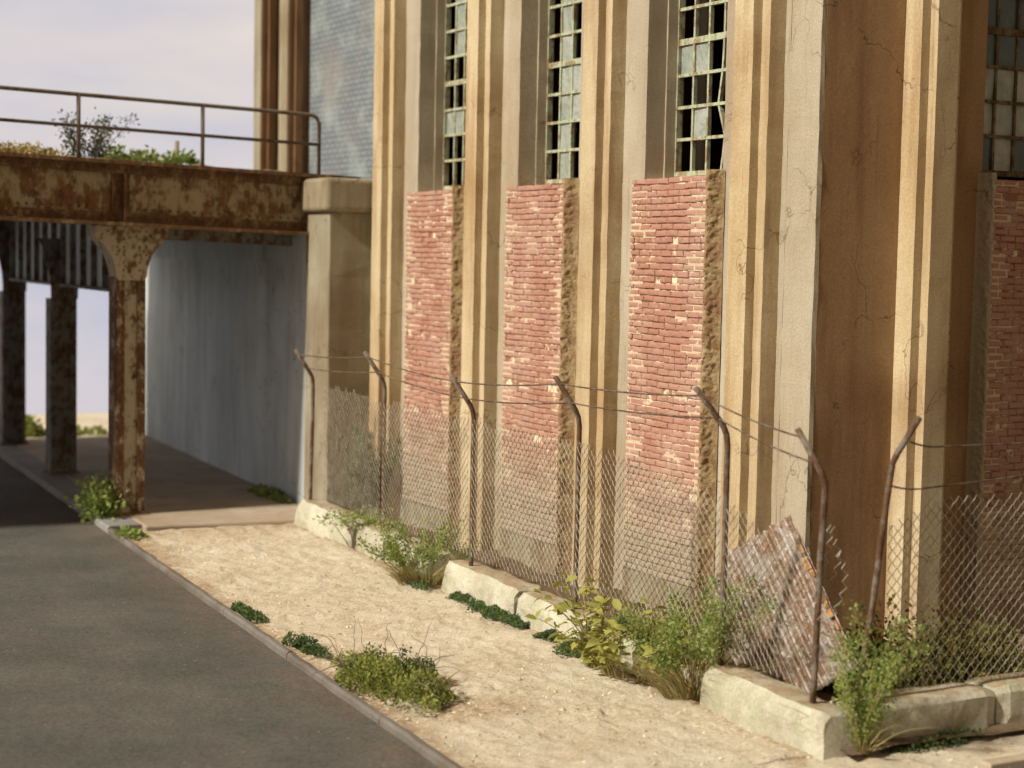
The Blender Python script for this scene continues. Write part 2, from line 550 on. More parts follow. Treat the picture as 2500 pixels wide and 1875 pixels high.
def thing(name, label, cat, loc=(0, 0, 0), group=None):
    o = bpy.data.objects.new(name, None)
    COL.objects.link(o)
    o.location = loc
    o.empty_display_size = 0.2
    o['label'] = label
    o['category'] = cat
    if group:
        o['group'] = group
    return o


def tag(o, label, cat, group=None):
    o['label'] = label
    o['category'] = cat
    if group:
        o['group'] = group
    return o


def bevel(o, w, seg=2):
    m = o.modifiers.new('edge', 'BEVEL')
    m.width = w
    m.segments = seg
    m.limit_method = 'ANGLE'
    return o


def fbm(x, y, z=0.0, o=5):
    a, f, r = 1.0, 1.0, 0.0
    for _ in range(o):
        r += a * noise.noise(Vector((x * f, y * f, z * f + 3.3)))
        a *= 0.5
        f *= 2.1
    return r


# ------------------------------------------------------------------ setting: ground, road, kerbs
def kx(y):            # front edge of the kerb along the road
    return -4.80 + 0.060 * (y - 1.0) if y > -3 else -5.04 + 0.02 * (y + 3)


def wx(y):            # outer face of the low wall
    return -1.539 + (y - 9.954) * 0.0469


def grid(name, x0f, x1f, ys, nx, zf, mat, **p):
    b = MB()
    vs, fs = [], []
    for y in ys:
        a, c = x0f(y), x1f(y)
        for i in range(nx + 1):
            x = a + (c - a) * i / nx
            vs.append((x, y, zf(x, y)))
    w = nx + 1
    for j in range(len(ys) - 1):
        for i in range(nx):
            fs.append((j * w + i, j * w + i + 1, (j + 1) * w + i + 1, (j + 1) * w + i))
    b.add(vs, fs)
    return b.build(name, mat, None, True, **p)


def sidewalk_z(x, y):
    z = 0.030 * fbm(x * 0.9, y * 0.9, 0, 4) + 0.024 * fbm(x * 5, y * 5, 2, 5)
    lump = fbm(x * 2.2, y * 2.2, 9, 3)
    if lump > 0.25:
        z += 0.11 * (lump - 0.25) * abs(fbm(x * 12, y * 12, 5, 3))
    edge = min(1.0, max(0.0, (x - kx(y) - 0.06) / 0.25))
    return z * (0.3 + 0.7 * edge) - 0.012


ys = [-9 + 0.045 * i for i in range(int(19.05 / 0.045) + 1)]
sw = grid('sidewalk', lambda y: kx(y) + 0.05, lambda y: wx(y) + 0.3 if y > -3.02 else -1.06, ys, 96, sidewalk_z, 'ground', kind='structure')
da = sw.data.attributes.new('dirt', 'FLOAT', 'POINT')
for i, v in enumerate(sw.data.vertices):
    x, y = v.co.x, v.co.y
    d = x - kx(y) - 0.08
    wdt = 0.16 + 0.22 * max(0, 0.5 + fbm(y * 1.3, 3, 3, 3)) + (0.25 if y > 7 else 0)
    k = max(0.0, 1 - d / wdt)
    q = math.hypot((x + 3.9) / 0.8, (y + 0.55) / 0.5)      # earth trodden round the bush
    k = max(k, 0.9 * max(0.0, 1 - q))
    k = max(k, 0.7 * max(0.0, 1 - abs(y - 9.75) / 0.6))
    k2 = max(0.0, 1 - (wx(max(y, -3.1)) - x) / 0.16) if y > -3.1 else 0
    da.data[i].value = min(1.0, max(k, 0.8 * k2))
grid('sidewalk', lambda y: -1.07, lambda y: 9.0, [-3.82 + 0.06 * i for i in range(16)], 120, lambda x, y: sidewalk_z(x, y) - 0.004, 'ground', kind='structure')
b = MB()
b.box(-60, 60, -60, 27.9, -0.6, -0.18)
b.build('ground', 'earth', None, kind='structure')
# yard between the low wall and the works, rough earth
ys = [-3.3 + 0.12 * i for i in range(int(13.4 / 0.12) + 1)]
grid('yard_ground', lambda y: wx(y) + 0.2, lambda y: 8.0, ys, 70, lambda x, y: 0.05 + 0.05 * fbm(x * 1.5, y * 1.5, 4, 4), 'earth', kind='structure')
ys = [-16 + 0.25 * i for i in range(int(43.5 / 0.25) + 1)]
rd = grid('road', lambda y: -15.0, lambda y: kx(y) + 0.05, ys, 90, lambda x, y: -0.052 + 0.012 * fbm(x * 0.7, y * 0.7, 1, 4) - 0.01 * abs(x + 9) * 0.1, 'asphalt', kind='structure')
da = rd.data.attributes.new('dirt', 'FLOAT', 'POINT')
for i, v in enumerate(rd.data.vertices):
    da.data[i].value = max(0.0, 1 - (kx(v.co.y) - v.co.x) / (0.55 + 0.5 * fbm(v.co.y * 0.8, 1, 1, 3)))

ys = [-16 + 0.5 * i for i in range(25)]
grid('side_street', lambda y: -0.95, lambda y: 14.0, [-12 + 0.4 * i for i in range(21)] + [-3.93], 40, lambda x, y: -0.07 + 0.012 * fbm(x, y, 1, 3), 'asphalt', kind='structure')
b = MB()
b.box(-15.4, 15, 22.35, 27.85, -0.3, 0.03)
b.build('sandy_ground', 'ground', None, kind='structure')
# pavement slab under the bridge
b = MB()
P = [(kx(10.15) + 0.5, 10.15), (-1.30, 9.93), (-0.6, 10.4), (-0.6, 11.2), (0.35, 22.34), (kx(22.34) + 0.5, 22.34)]
b.prism(P, -0.15, 0.055, 0.3, 0.0)
bevel(b.build('pavement', 'slab', None, kind='structure'), 0.03)


def kerb_run(y0, y1, w, h, mat, name, parent, n=8, wob=0.01):
    b = MB()
    vs, fs = [], []
    for k in range(n + 1):
        y = y0 + (y1 - y0) * k / n
        x = kx(y)
        j = wob * noise.noise(Vector((y * 2.3, 1, w)))
        j2 = wob * noise.noise(Vector((y * 3.1, 7, w)))
        vs += [(x + j, y, -0.14), (x + j, y, h - 0.025 + j2 * 0.6), (x + 0.022 + j2, y, h + j2 * 0.6), (x + w + j2, y, h + j * 0.6), (x + w, y, -0.14)]
    for k in range(n):
        for i in range(4):
            fs.append((k * 5 + i, k * 5 + i + 1, (k + 1) * 5 + i + 1, (k + 1) * 5 + i))
    fs.append((0, 1, 2, 3, 4))
    fs.append(tuple(n * 5 + i for i in (4, 3, 2, 1, 0)))
    b.add(vs, fs)
    return b.build(name, mat, parent)


kr = bpy.data.objects.new('kerb', None)
COL.objects.link(kr)
kr['kind'] = 'structure'
y = -8.0
for L in (2.6, 2.4, 2.45, 2.6, 2.3, 2.55, 2.5, 0.95):
    kerb_run(y + 0.008, y + L - 0.008, 0.070, 0.02 + random.uniform(-0.006, 0.006), 'kerb', 'kerb_stone', kr, 14, 0.014)
    y += L
y = 10.36
for L in (3.0, 3.0, 3.0, 2.98):
    kerb_run(y, y + L - 0.012, 0.49, 0.045, 'kerb_far', 'kerb_slab', kr)
    y += L
kr2 = bpy.data.objects.new('side_street_kerb', None)
COL.objects.link(kr2)
kr2['kind'] = 'structure'
for i in range(6):
    x = -1.05 + i * 1.5
    b = MB()
    b.prism([(x, -3.93), (x + 1.485, -3.93 - 0.01), (x + 1.485, -3.80), (x, -3.80)], -0.14, 0.03, 0.08, 0.008)
    bevel(b.build('kerb_stone', 'slab', kr2), 0.012)

# loose crumbs and stones on the sidewalk
b = MB()
rs = random.Random(3)
for i in range(2600):
    yy = rs.uniform(-5, 9.5)
    xx = rs.uniform(kx(yy) + 0.2, wx(max(yy, -3.1)) - 0.03 if yy > -3.1 else -0.3)
    if fbm(xx * 0.8, yy * 0.8, 21, 3) < rs.uniform(-0.5, 0.5):
        continue
    r = rs.choice((0.006, 0.008, 0.008, 0.010, 0.012, 0.016, 0.024)) * rs.uniform(0.7, 1.3)
    z = sidewalk_z(xx, yy)
    a = rs.uniform(0, PI)
    pts = []
    for k in range(5):
        t = a + 2 * PI * k / 5
        q = r * rs.uniform(0.75, 1.2)
        pts.append((xx + q * math.cos(t), yy + q * math.sin(t), z + r * rs.uniform(-0.1, 0.25)))
    pts.append((xx + r * rs.uniform(-0.3, 0.3), yy + r * rs.uniform(-0.3, 0.3), z + r * rs.uniform(0.5, 0.9)))
    b.add(pts, [(0, 1, 5), (1, 2, 5), (2, 3, 5), (3, 4, 5), (4, 0, 5)])
tgv = NT('loose_stone')
M['stone'] = tgv.done(tgv.mix(tgv.pos.outputs['Random Per Island'], (0.48, 0.38, 0.25), (0.72, 0.64, 0.49)), 0.97)
b.build('gravel', 'stone', None, kind='stuff')
# leaf litter: small brown flakes in drifts
b = MB()
for i in range(2600):
    yy = rs.uniform(-5, 9.8)
    xx = rs.uniform(kx(yy) + 0.17, wx(max(yy, -3.1)) - 0.02 if yy > -3.1 else -0.3)
    if fbm(xx * 1.1, yy * 1.1, 40, 3) < rs.uniform(0.0, 0.7):
        continue
    z = sidewalk_z(xx, yy) + 0.008
    a = rs.uniform(0, 2 * PI)
    r = rs.uniform(0.008, 0.022)
    ca, sa = math.cos(a) * r, math.sin(a) * r
    b.add([(xx + ca, yy + sa, z + rs.uniform(0, 0.012)), (xx - sa * 0.5, yy + ca * 0.5, z), (xx - ca, yy - sa, z + rs.uniform(0, 0.012)), (xx + sa * 0.5, yy - ca * 0.5, z + 0.004)], [(0, 1, 2, 3)])
tl = NT('brown_litter')
M['litter'] = tl.done(tl.mix(tl.pos.outputs['Random Per Island'], (0.16, 0.08, 0.035), (0.40, 0.25, 0.12)), 0.9)
b.build('leaf_litter', 'litter', None, kind='stuff')

# painted sky backdrop, a wide curved sheet far behind everything
b = MB()
vs, fs = [], []
R, n = 52.0, 48
cxs, cys = -8.0, -8.0
for k in range(n + 1):
    a = math.radians(-78 + 120 * k / n)
    for z in (-8, 0, 4, 8, 12, 18):
        vs.append((cxs + R * math.sin(a), cys + R * math.cos(a), z))
for k in range(n):
    for i in range(5):
        fs.append((k * 6 + i, (k + 1) * 6 + i, (k + 1) * 6 + i + 1, k * 6 + i + 1))
b.add(vs, fs)
t = NT('cloudy_sky')
cl = t.noise(0.085, 5, 0.55, (0.55, 0.55, 2.0), off=(1.3, 0.4, 0.55))
c = t.mix(t.step(cl, 0.40, 0.60), (0.50, 0.515, 0.61), (0.735, 0.665, 0.625))
cl2 = t.noise(0.17, 5, 0.5, (0.5, 0.5, 2.2), off=(8, 3, 2))
c = t.mix(t.mul(t.step(cl2, 0.45, 0.66), 0.7), c, (0.66, 0.60, 0.625))
em = t.n('Emission')
t.l(c, em.inputs[0])
em.inputs[1].default_value = 0.98
t.l(em.outputs[0], t.t.nodes['Material Output'].inputs[0])
b.build('sky', t.m, None, True, kind='structure')

# ------------------------------------------------------------------ the works building
works = thing('factory_building', 'tall ochre concrete works building with stepped pilasters, red brick infill and broken windows', 'building', (0, 0, 0))
ZT = 11.6
Y0 = -0.18
FY = [0.40 + 3.05 * i for i in range(4)]
ops = [(f + 1.03, f + 2.58) for f in FY[:3]]          # openings in the road front
lows = [Y0] + [o[1] for o in ops]
highs = [o[0] for o in ops] + [10.5]
for i, f in enumerate(FY):
    lo, hi = lows[i], highs[i]
    if i == 0:
        b = MB()
        b.prism([(0, lo), (0, lo + 0.49), (0.055, lo + 0.49), (0.055, lo)], -0.1, ZT, 0.16, 0.007, seed=99)
        b.build('corner_arris', 'concrete', works)
        lo = lo + 0.493
    b = MB()
    b.prism([(0, lo), (0, f), (0, f + 0.61), (0, hi), (0.26, hi), (0.26, hi + (0.02 if i < 3 else 0)), (0.50, hi + (0.02 if i < 3 else 0)), (0.50, lo - (0.02 if i else 0)), (0.26, lo - (0.02 if i else 0)), (0.26, lo)], -0.1, ZT, 0.16, 0.006, seed=i)
    b.build('wall_pier', 'concrete', works)
    b = MB()
    b.prism([(-0.002, f), (-0.20, f), (-0.20, f + 0.61), (-0.002, f + 0.61)], -0.1, ZT - 0.1, 0.10, 0.005, seed=20 + i)
    pl = b.build('pilaster', 'ochre', works)
    b = MB()
    b.prism([(-0.202, f + 0.14), (-0.31, f + 0.14), (-0.31, f + 0.47), (-0.202, f + 0.47)], -0.1, ZT - 0.1, 0.10, 0.005, seed=40 + i)
    b.build('raised_strip', 'ochre', pl)
# side front
XS = [(0.058, 2.208), (3.76, 5.9)]
for i, (x0, x1) in enumerate(XS):
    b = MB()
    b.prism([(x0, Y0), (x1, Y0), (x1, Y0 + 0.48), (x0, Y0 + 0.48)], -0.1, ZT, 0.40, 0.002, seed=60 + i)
    b.build('wall_pier', 'side_brown', works)
    f = (1.081, 4.4)[i]
    b = MB()
    b.prism([(f, Y0 - 0.002), (f, Y0 - 0.25), (f + 0.53, Y0 - 0.25), (f + 0.53, Y0 - 0.002)], -0.1, ZT - 0.1, 0.20, 0.003, seed=70 + i)
    pl = b.build('pilaster', 'ochre', works)
    b = MB()
    b.prism([(f + 0.11, Y0 - 0.252), (f + 0.11, Y0 - 0.367), (f + 0.40, Y0 - 0.367), (f + 0.40, Y0 - 0.252)], -0.1, ZT - 0.1, 0.20, 0.003, seed=80 + i)
    b.build('raised_strip', 'ochre', pl)
# heads above the openings, roof, and plain rear walls that close the hall
b = MB()
for (a, c) in ops:
    b.box(0.02, 0.48, a - 0.001, c + 0.001, 10.6, ZT - 0.02)
b.box(2.206, 3.762, Y0 + 0.02, Y0 + 0.48, 10.6, ZT - 0.02)
b.build('lintel', 'concrete', works)
b = MB()
b.box(-0.1, 9.0, Y0 - 0.1, 10.6, ZT, ZT + 0.3)
b.build('roof', 'slab', works)
b = MB()
b.box(5.9, 9.0, Y0, Y0 + 0.4, -0.1, ZT)
b.box(8.6, 9.0, Y0 + 0.4, 10.5, -0.1, ZT)
b.box(0.5, 8.6, 10.2, 10.5, -0.1, ZT)
b.build('back_wall', 'slab', works)
b = MB()
b.box(0.51, 8.59, Y0 + 0.51, 10.19, 0.5, 0.9)
b.build('hall_floor', 'dark', works)
b = MB()
b.box(3.4, 3.5, 0.4, 10.1, 0.9, ZT)
b.box(0.6, 3.4, 4.30, 4.37, 0.9, ZT)
b.box(0.6, 3.4, 7.35, 7.42, 0.9, ZT)
b.build('hall_partition', 'dark', works)
for yy in (3.74, 6.86, 9.96):
    b = MB()
    b.box(0.9, 1.25, yy - 0.22, yy + 0.1, 0.9, ZT)
    b.build('inner_post', 'brown_in', works)
for yy in (3.25, 6.30, 9.38):
    b = MB()
    b.tube([(0.95, yy, 0.9), (0.95, yy, 5.0), (0.95, yy, 5.72), (0.95, yy, 5.74), (0.95, yy, 5.78), (0.95, yy, 5.80), (0.95, yy, 7.2), (0.95, yy, ZT)], [0.075, 0.075, 0.075, 0.085, 0.085, 0.075, 0.075, 0.075], 16)
    b.build('white_pipe', 'white_pipe', works, True)

# windows: a steel frame with its bars, each pane a piece of its own
ROWS = [5.05, 5.425, 5.795, 6.165, 6.55, 6.93, 7.31, 7.69, 8.07, 8.45, 8.83, 9.21, 9.59, 9.97, 10.35]


def window(axis, a, c, d, seed, green, bent=False):
    """axis 'y': in the road front, running along y at depth x=d; axis 'x': in the side front at depth y=d"""
    rr = random.Random(seed)

    def pt(u, w, z):
        return (d + w, u, z) if axis == 'y' else (u, d + w, z)

    def bx(b, u0, u1, w0, w1, z0, z1):
        if axis == 'y':
            b.box(d + w0, d + w1, u0, u1, z0, z1)
        else:
            b.box(u0, u1, d + w0, d + w1, z0, z1)
    fm = 'frame_green' if green else 'frame_brown'
    b = MB()
    bx(b, a, a + 0.035, -0.03, 0.05, 5.0, 10.58)
    bx(b, c - 0.035, c, -0.03, 0.05, 5.0, 10.58)
    bx(b, a + 0.035, c - 0.035, -0.03, 0.05, 5.0, 5.055)
    bx(b, a + 0.035, c - 0.035, -0.03, 0.05, 10.52, 10.58)
    fr = b.build('window_frame', fm, works)
    n = 5
    w = (c - a - 0.07) / n
    us = [a + 0.035 + w * k for k in range(n + 1)]
    for k in range(1, n):
        b = MB()
        u = us[k]
        pts = []
        hid = [0] * len(ROWS)
        for j, z in enumerate([5.05] + ROWS[1:] + [10.52]):
            off = 0.0
            if bent and k == n - 3 and 5.4 < z < 6.5:
                off = {1: -0.06, 2: 0.085, 3: 0.02}.get(j, 0)
            pts.append((u + off, z))
        vs, fs = [], []
        for (uu, z) in pts:
            vs += [pt(uu - 0.016, -0.014, z), pt(uu + 0.016, -0.014, z), pt(uu + 0.016, 0.034, z), pt(uu - 0.016, 0.034, z)]
        for j in range(len(pts) - 1):
            for q in range(4):
                fs.append((j * 4 + q, j * 4 + (q + 1) % 4, j * 4 + 4 + (q + 1) % 4, j * 4 + 4 + q))
        b.add(vs, fs)
        b.build('glazing_bar', fm, fr)
    for z in ROWS[1:]:
        b = MB()
        h = 0.036 if abs(z - 6.55) < 0.01 or abs(z - 8.45) < 0.01 else 0.018
        dz = 0.0
        bx(b, a + 0.036, c - 0.036, -0.020, 0.026, z - h, z + h)
        b.build('transom' if h > 0.02 else 'cross_bar', fm, fr)
    for j in range(len(ROWS)):
        z0 = ROWS[j] + 0.012
        z1 = (ROWS[j + 1] if j + 1 < len(ROWS) else 10.52) - 0.012
        for k in range(n):
            r = rr.random()
            if axis == 'y':
                from_far = n - 1 - k                     # 0 is the pane nearest the visible reveal
                if bent:
                    keep = {(3, 0): 1, (3, 1): 1, (1, 1): 1, (7, 1): 1}.get((j, from_far), 0) if j < 8 else (1 if r < 0.4 else 0)
                else:
                    keep = 1 if (from_far == 1 and r < 0.72) or r < 0.10 else 0
                kind = 'glass'
                if not keep:
                    continue
            else:
                kind = 'glass' if (j in (1, 2) or (j == 0 and k == 1) or r < 0.15) else 'glass_dark'
                if j == 0 and k == 0:
                    kind = 'glass_dark'
            b = MB()
            tl_ = rr.uniform(-0.008, 0.008)
            t2 = rr.uniform(-0.008, 0.008)
            u0, u1 = us[k] + 0.012, us[k + 1] - 0.012
            b.add([pt(u0, 0.006 + tl_, z0), pt(u1, 0.006 - tl_, z0), pt(u1, 0.006 - t2, z1), pt(u0, 0.006 + t2, z1),
                   pt(u0, 0.010 + tl_, z0), pt(u1, 0.010 - tl_, z0), pt(u1, 0.010 - t2, z1), pt(u0, 0.010 + t2, z1)],
                  [(0, 1, 2, 3), (7, 6, 5, 4), (0, 4, 5, 1), (1, 5, 6, 2), (2, 6, 7, 3), (3, 7, 4, 0)])
            b.build('pane', kind, fr)


for i, (a, c) in enumerate(ops):
    window('y', a + 0.001, c - 0.001, 0.43, 11 + i, True, i == 0)
window('x', 2.21, 3.758, Y0 + 0.20, 31, False)

# brick infill: a mortar core standing proud of the wall, every brick on it a piece of its own
ZB0, ZB1, CH, BL, JT = 0.416, 4.95, 0.07433, 0.222, 0.010
brick_meshes = []
for k in range(9):
    rr = random.Random(100 + k)
    hx, hz = (BL - JT) / 2, (CH - JT) / 2

    def jj(s=0.0035):
        return rr.uniform(-s, s)
    vs, bv = [], 0.009
    ring0 = [(-hx, 0, -hz), (hx, 0, -hz), (hx, 0, hz), (-hx, 0, hz)]
    vs += ring0
    vs += [(x + jj(), -0.007 + jj(0.002), z + jj()) for (x, _, z) in ring0]
    vs += [(x - math.copysign(bv, x) + jj(0.005), -0.016 + jj(0.004), z - math.copysign(bv, z) + jj(0.004)) for (x, _, z) in ring0]
    mid = (0, -0.018 + jj(0.004), 0)
    vs.append(mid)
    fs = []
    for q in range(4):
        w2 = (q + 1) % 4
        fs += [(q, w2, 4 + w2, 4 + q), (4 + q, 4 + w2, 8 + w2, 8 + q), (8 + q, 8 + w2, 12)]
    me = bpy.data.meshes.new('brick')
    me.from_pydata(vs, [], fs)
    bm = bmesh.new()
    bm.from_mesh(me)
    bmesh.ops.recalc_face_normals(bm, faces=bm.faces)
    bm.to_mesh(me)
    bm.free()
    me.materials.append(M['brick'])
    me2 = me.copy()
    me2.materials[0] = M['brick_limed']
    brick_meshes.append((me, vs, fs, me2))

panels = []          # (axis, a, c, front)
for (a, c) in reversed(ops):
    panels.append(('y', a, c))
panels.append(('x', 2.208, 3.76))
PR = 0.165
cands = []
panel_obj = []
for pi, (ax, a, c) in enumerate(panels):
    b = MB()
    a1, c1 = a + 0.004, c - 0.004
    if ax == 'y':
        b.prism([(-PR, a1 + 0.02), (-PR, c1), (0.42, c1), (0.42, a1 + 0.02)], ZB0, ZB1 - 0.012, 0.10, 0.006, seed=pi)
    else:
        b.prism([(a1, Y0 - PR), (c1 - 0.02, Y0 - PR), (c1 - 0.02, Y0 + 0.16), (a1, Y0 + 0.16)], ZB0, ZB1 - 0.012, 0.10, 0.006, seed=pi)
    po = b.build('brick_panel', 'mortar', works)
    panel_obj.append(po)
    b = MB()
    if ax == 'y':
        b.prism([(-PR - 0.01, a1 + 0.015), (-PR - 0.01, c1 + 0.0), (0.42, c1), (0.42, a1 + 0.015)], -0.1, ZB0 - 0.004, 0.12, 0.012, seed=pi + 5)
    else:
        b.prism([(a1, Y0 - PR - 0.01), (c1, Y0 - PR - 0.01), (c1, Y0 + 0.16), (a1, Y0 + 0.16)], -0.1, ZB0 - 0.004, 0.12, 0.012, seed=pi + 5)
    b.build('plinth', 'pier', works)
    # cream lime pointing smeared along both ends of the bay, its inner edge ragged
    b = MB()
    r5 = random.Random(900 + pi)
    for side in (0, 1):
        z = ZB0 + 0.55
        while z < ZB1 - 0.05:
            h = r5.choice((0.04, 0.074, 0.11))
            wdt = max(0.03, r5.gauss(0.20, 0.10)) if r5.random() < 0.62 else 0.03
            z1 = min(z + h, ZB1 - 0.02)
            e0, e1 = (a1 + 0.022, a1 + 0.022 + wdt) if side == 0 else (c1 - 0.012 - wdt, c1 - 0.012)
            pr = PR + 0.010 + r5.uniform(0.0, 0.003)
            if ax == 'y':
                b.box(-pr, -PR + 0.01, e0, e1, z, z1)
            else:
                b.box(e0 - 0.01, e1 - 0.01, Y0 - pr, Y0 - PR + 0.01, z, z1)
            z = z1
    for _ in range(7):                      # odd patches in the field
        z = r5.uniform(ZB0 + 0.9, ZB1 - 0.3)
        u = r5.uniform(a1 + 0.3, c1 - 0.5)
        w_, h_ = r5.uniform(0.08, 0.3), r5.uniform(0.06, 0.14)
        if ax == 'y':
            b.box(-PR - 0.014, -PR + 0.01, u, u + w_, z, z + h_)
        else:
            b.box(u, u + w_, Y0 - PR - 0.014, Y0 - PR + 0.01, z, z + h_)
    b.build('lime_pointing', 'lime', po, False, kind='stuff')
    nrow = int(round((ZB1 - ZB0) / CH))
    rr = random.Random(500 + pi)
    for r in range(nrow):
        z = ZB0 + CH * (r + 0.5)
        bond = r % 6 == 3
        L = BL / 2 if bond else BL
        u = a1 + 0.012 + (0 if r % 2 else -BL / 2)
        while u < c1 - 0.03:
            u0, u1 = max(u, a1 + 0.03 if ax == 'y' else a1 + 0.012), min(u + L, c1 - 0.004)
            u += L
            if u1 - u0 < 0.045 or rr.random() < 0.02:
                continue
            um = (u0 + u1) / 2
            zw = z + 0.010 * noise.noise(Vector((um * 1.7, z * 0.9, pi * 5.0))) + rr.uniform(-0.003, 0.003)
            p = (-PR, um, zw) if ax == 'y' else (um, Y0 - PR, zw)
            px, py, dd = proj(p)
            vis = 0 < px < 2500 and -40 < py < 1875
            if py > 1640:
                vis = False
            nrm = Vector((-1, 0, 0)) if ax == 'y' else Vector((0, -1, 0))
            fac = abs((Vector(p) - CAM).normalized().dot(nrm))
            size = (u1 - u0) * fac / dd / dd if vis else 0.0
            cands.append((size, pi, ax, p, (u1 - u0 + 0.004) / BL, rr.randrange(9), rr.uniform(-0.004, 0.004), rr.uniform(-0.022, 0.022), min(um - a1, c1 - um) < rr.uniform(0.05, 0.40)))
cands.sort(key=lambda q: -q[0])
loose = [(MB(), MB()) for _ in panels]
for rank, (size, pi, ax, p, sc, mi, out, rot, limed) in enumerate(cands):
    rz = -PI / 2 if ax == 'y' else 0.0
    mt = Matrix.Translation(p) @ Matrix.Rotation(rz, 4, 'Z') @ Matrix.Translation((0, -out, 0)) @ Matrix.Rotation(rot * 0.6, 4, 'Y') @ Matrix.Rotation(rot, 4, 'Z') @ Matrix.Diagonal((sc * (0.91 if limed else 1.0), 1, 0.86 if limed else 1.0, 1))
    me, vs, fs, me2 = brick_meshes[mi]
    if rank < 300:
        o = bpy.data.objects.new('brick', me2 if limed else me)
        COL.objects.link(o)
        o.parent = panel_obj[pi]
        o.matrix_local = mt
    else:
        loose[pi][1 if limed else 0].add([mt @ Vector(v) for v in vs], fs)
for pi, two in enumerate(loose):
    # the bricks past the limit stay one part: plain and limed ones in one mesh
    o = MB()
    o.add(two[0].v, two[0].f)
    k = len(o.f)
    o.add(two[1].v, two[1].f)
    if o.v:
        ob = o.build('brickwork', 'brick', panel_obj[pi], False, kind='stuff')
        ob.data.materials.append(M['brick_limed'])
        for q in range(k, len(ob.data.polygons)):
            ob.data.polygons[q].material_index = 1

# crumbling render at the near end of each infill
for pi, (ax, a, c) in enumerate(panels):
    b = MB()
    vs, fs = [], []
    nz, nu = 420, 14
    for k in range(nz + 1):
        z = -0.05 + (ZB1 + 0.06 + 0.05) * k / nz
        for i in range(nu + 1):
            s = i / nu
            if ax == 'y':     # wraps the end of the slab that faces the side front
                path = [(-PR - 0.010, a + 0.05), (-PR - 0.014, a + 0.015), (-PR * 0.45, a - 0.02), (-0.004, a - 0.06)]
            else:
                path = [(a + 0.055, Y0 - PR - 0.008), (a - 0.01, Y0 - PR - 0.006), (a - 0.03, Y0 - PR * 0.5), (a - 0.05, Y0 + 0.002)]
            q = s * 3
            j = min(2, int(q))
            t_ = q - j
            x = path[j][0] * (1 - t_) + path[j + 1][0] * t_
            y = path[j][1] * (1 - t_) + path[j + 1][1] * t_
            amp = (0.024 if ax == 'y' else 0.020) * math.sin(PI * min(1, max(0, s * 0.8 + 0.2)))
            d1 = fbm(x * 15 + z * 9, z * 17, pi * 7 + s * 6, 5) * amp
            d2 = fbm(x * 15, z * 19 + 5, pi * 3 + s * 7, 4) * amp * 0.9
            if i == 0 or i == nu:
                d1 = d1 * 0.3 - 0.01
            vs.append((x - abs(d1) if ax == 'y' else x + d1, y + d2 if ax == 'y' else y - abs(d2), z))
    w = nu + 1
    for k in range(nz):
        for i in range(nu):
            fs.append((k * w + i, k * w + i + 1, (k + 1) * w + i + 1, (k + 1) * w + i))
    b.add(vs, fs)
    b.build('mortar_edge', 'crumble' if ax == 'y' else 'concrete', works, True)

# ------------------------------------------------------------------ grey wing behind
wing = thing('brick_wing', 'slate grey brick wing with brown corner pilasters, standing behind the railway bridge', 'building', (0.9, 14, 0))
b = MB()
b.box(0.9, 5.0, 10.52, 15.60, -0.1, 13.0)
b.build('wall', 'greybrick', wing)
b = MB()
b.prism([(0.9, 15.602), (0.9, 16.35), (5.0, 16.35), (5.0, 15.602)], -0.1, 13.0, 0.5, 0.006)
b.build('corner_pier', 'pier', wing)
for (x0, ya, yb) in ((0.52, 15.62, 16.08), (0.32, 16.45, 16.85)):
    b = MB()
    b.prism([(x0, ya), (x0, yb), (0.899, yb), (0.899, ya)] if yb < 16.2 else [(x0, ya), (x0, yb), (5.0, yb), (5.0, ya)], -0.1, 13.0, 0.5, 0.01)
    pl = b.build('pilaster', 'wing_shade_brown', wing)
    b = MB()
    b.prism([(x0 - 0.03, ya + 0.02), (x0 - 0.03, yb - 0.02), (x0 - 0.002, yb - 0.02), (x0 - 0.002, ya + 0.02)], -0.1, 12.9, 0.5, 0.004)
    b.build('lit_front_sheet', 'pier', pl)  # thin pale sheet added so the pilaster front looks sunlit
    b = MB()
    b.prism([(x0 + 0.10, ya - 0.06), (x0 + 0.10, ya - 0.002), (x0 + 0.24, ya - 0.002), (x0 + 0.24, ya - 0.06)], -0.1, 12.9, 0.5, 0.008)
    b.build('rib', 'wing_shade_brown', pl)

# ------------------------------------------------------------------ bridge
bridge = thing('railway_bridge', 'rusty riveted steel railway bridge with peeling cream paint, crossing the pavement on columns', 'bridge', (-3.5, 11.4, 0))


def tilt(x):
    return -0.024 * (x + 3.5)


def tbox(b, x0, x1, y0, y1, z0, z1):
    i = len(b.v)
    b.box(x0, x1, y0, y1, z0, z1)
    b.v[i:] = [(x, y, z + tilt(x)) for (x, y, z) in b.v[i:]]


XL, XR = -15.0, -0.88
b = MB()
tbox(b, XL, XR, 11.20, 11.24, 4.42, 5.26)
g = b.build('plate_girder', 'rust_paint', bridge)
b = MB()
tbox(b, XL, -0.58, 10.98, 11.44, 5.262, 5.315)
tbox(b, XL, XR, 11.12, 11.198, 5.13, 5.26)
b.build('top_flange', 'rust_edge', g)
b = MB()
tbox(b, XL, XR, 11.0, 11.42, 4.362, 4.418)
tbox(b, XL, XR, 11.165, 11.198, 4.42, 4.56)
b.build('bottom_flange', 'rust_edge', g)
xs_st = [-12.2, -10.1, -8.0, -5.9, -3.80]
for x in xs_st:
    b = MB()
    tbox(b, x - 0.015, x + 0.015, 11.05, 11.199, 4.421, 5.127)
    tbox(b, x - 0.17, x - 0.016, 11.167, 11.199, 4.563, 5.127)
    tbox(b, x + 0.016, x + 0.10, 11.167, 11.199, 4.563, 5.127)
    b.build('stiffener', 'rust_edge', g)


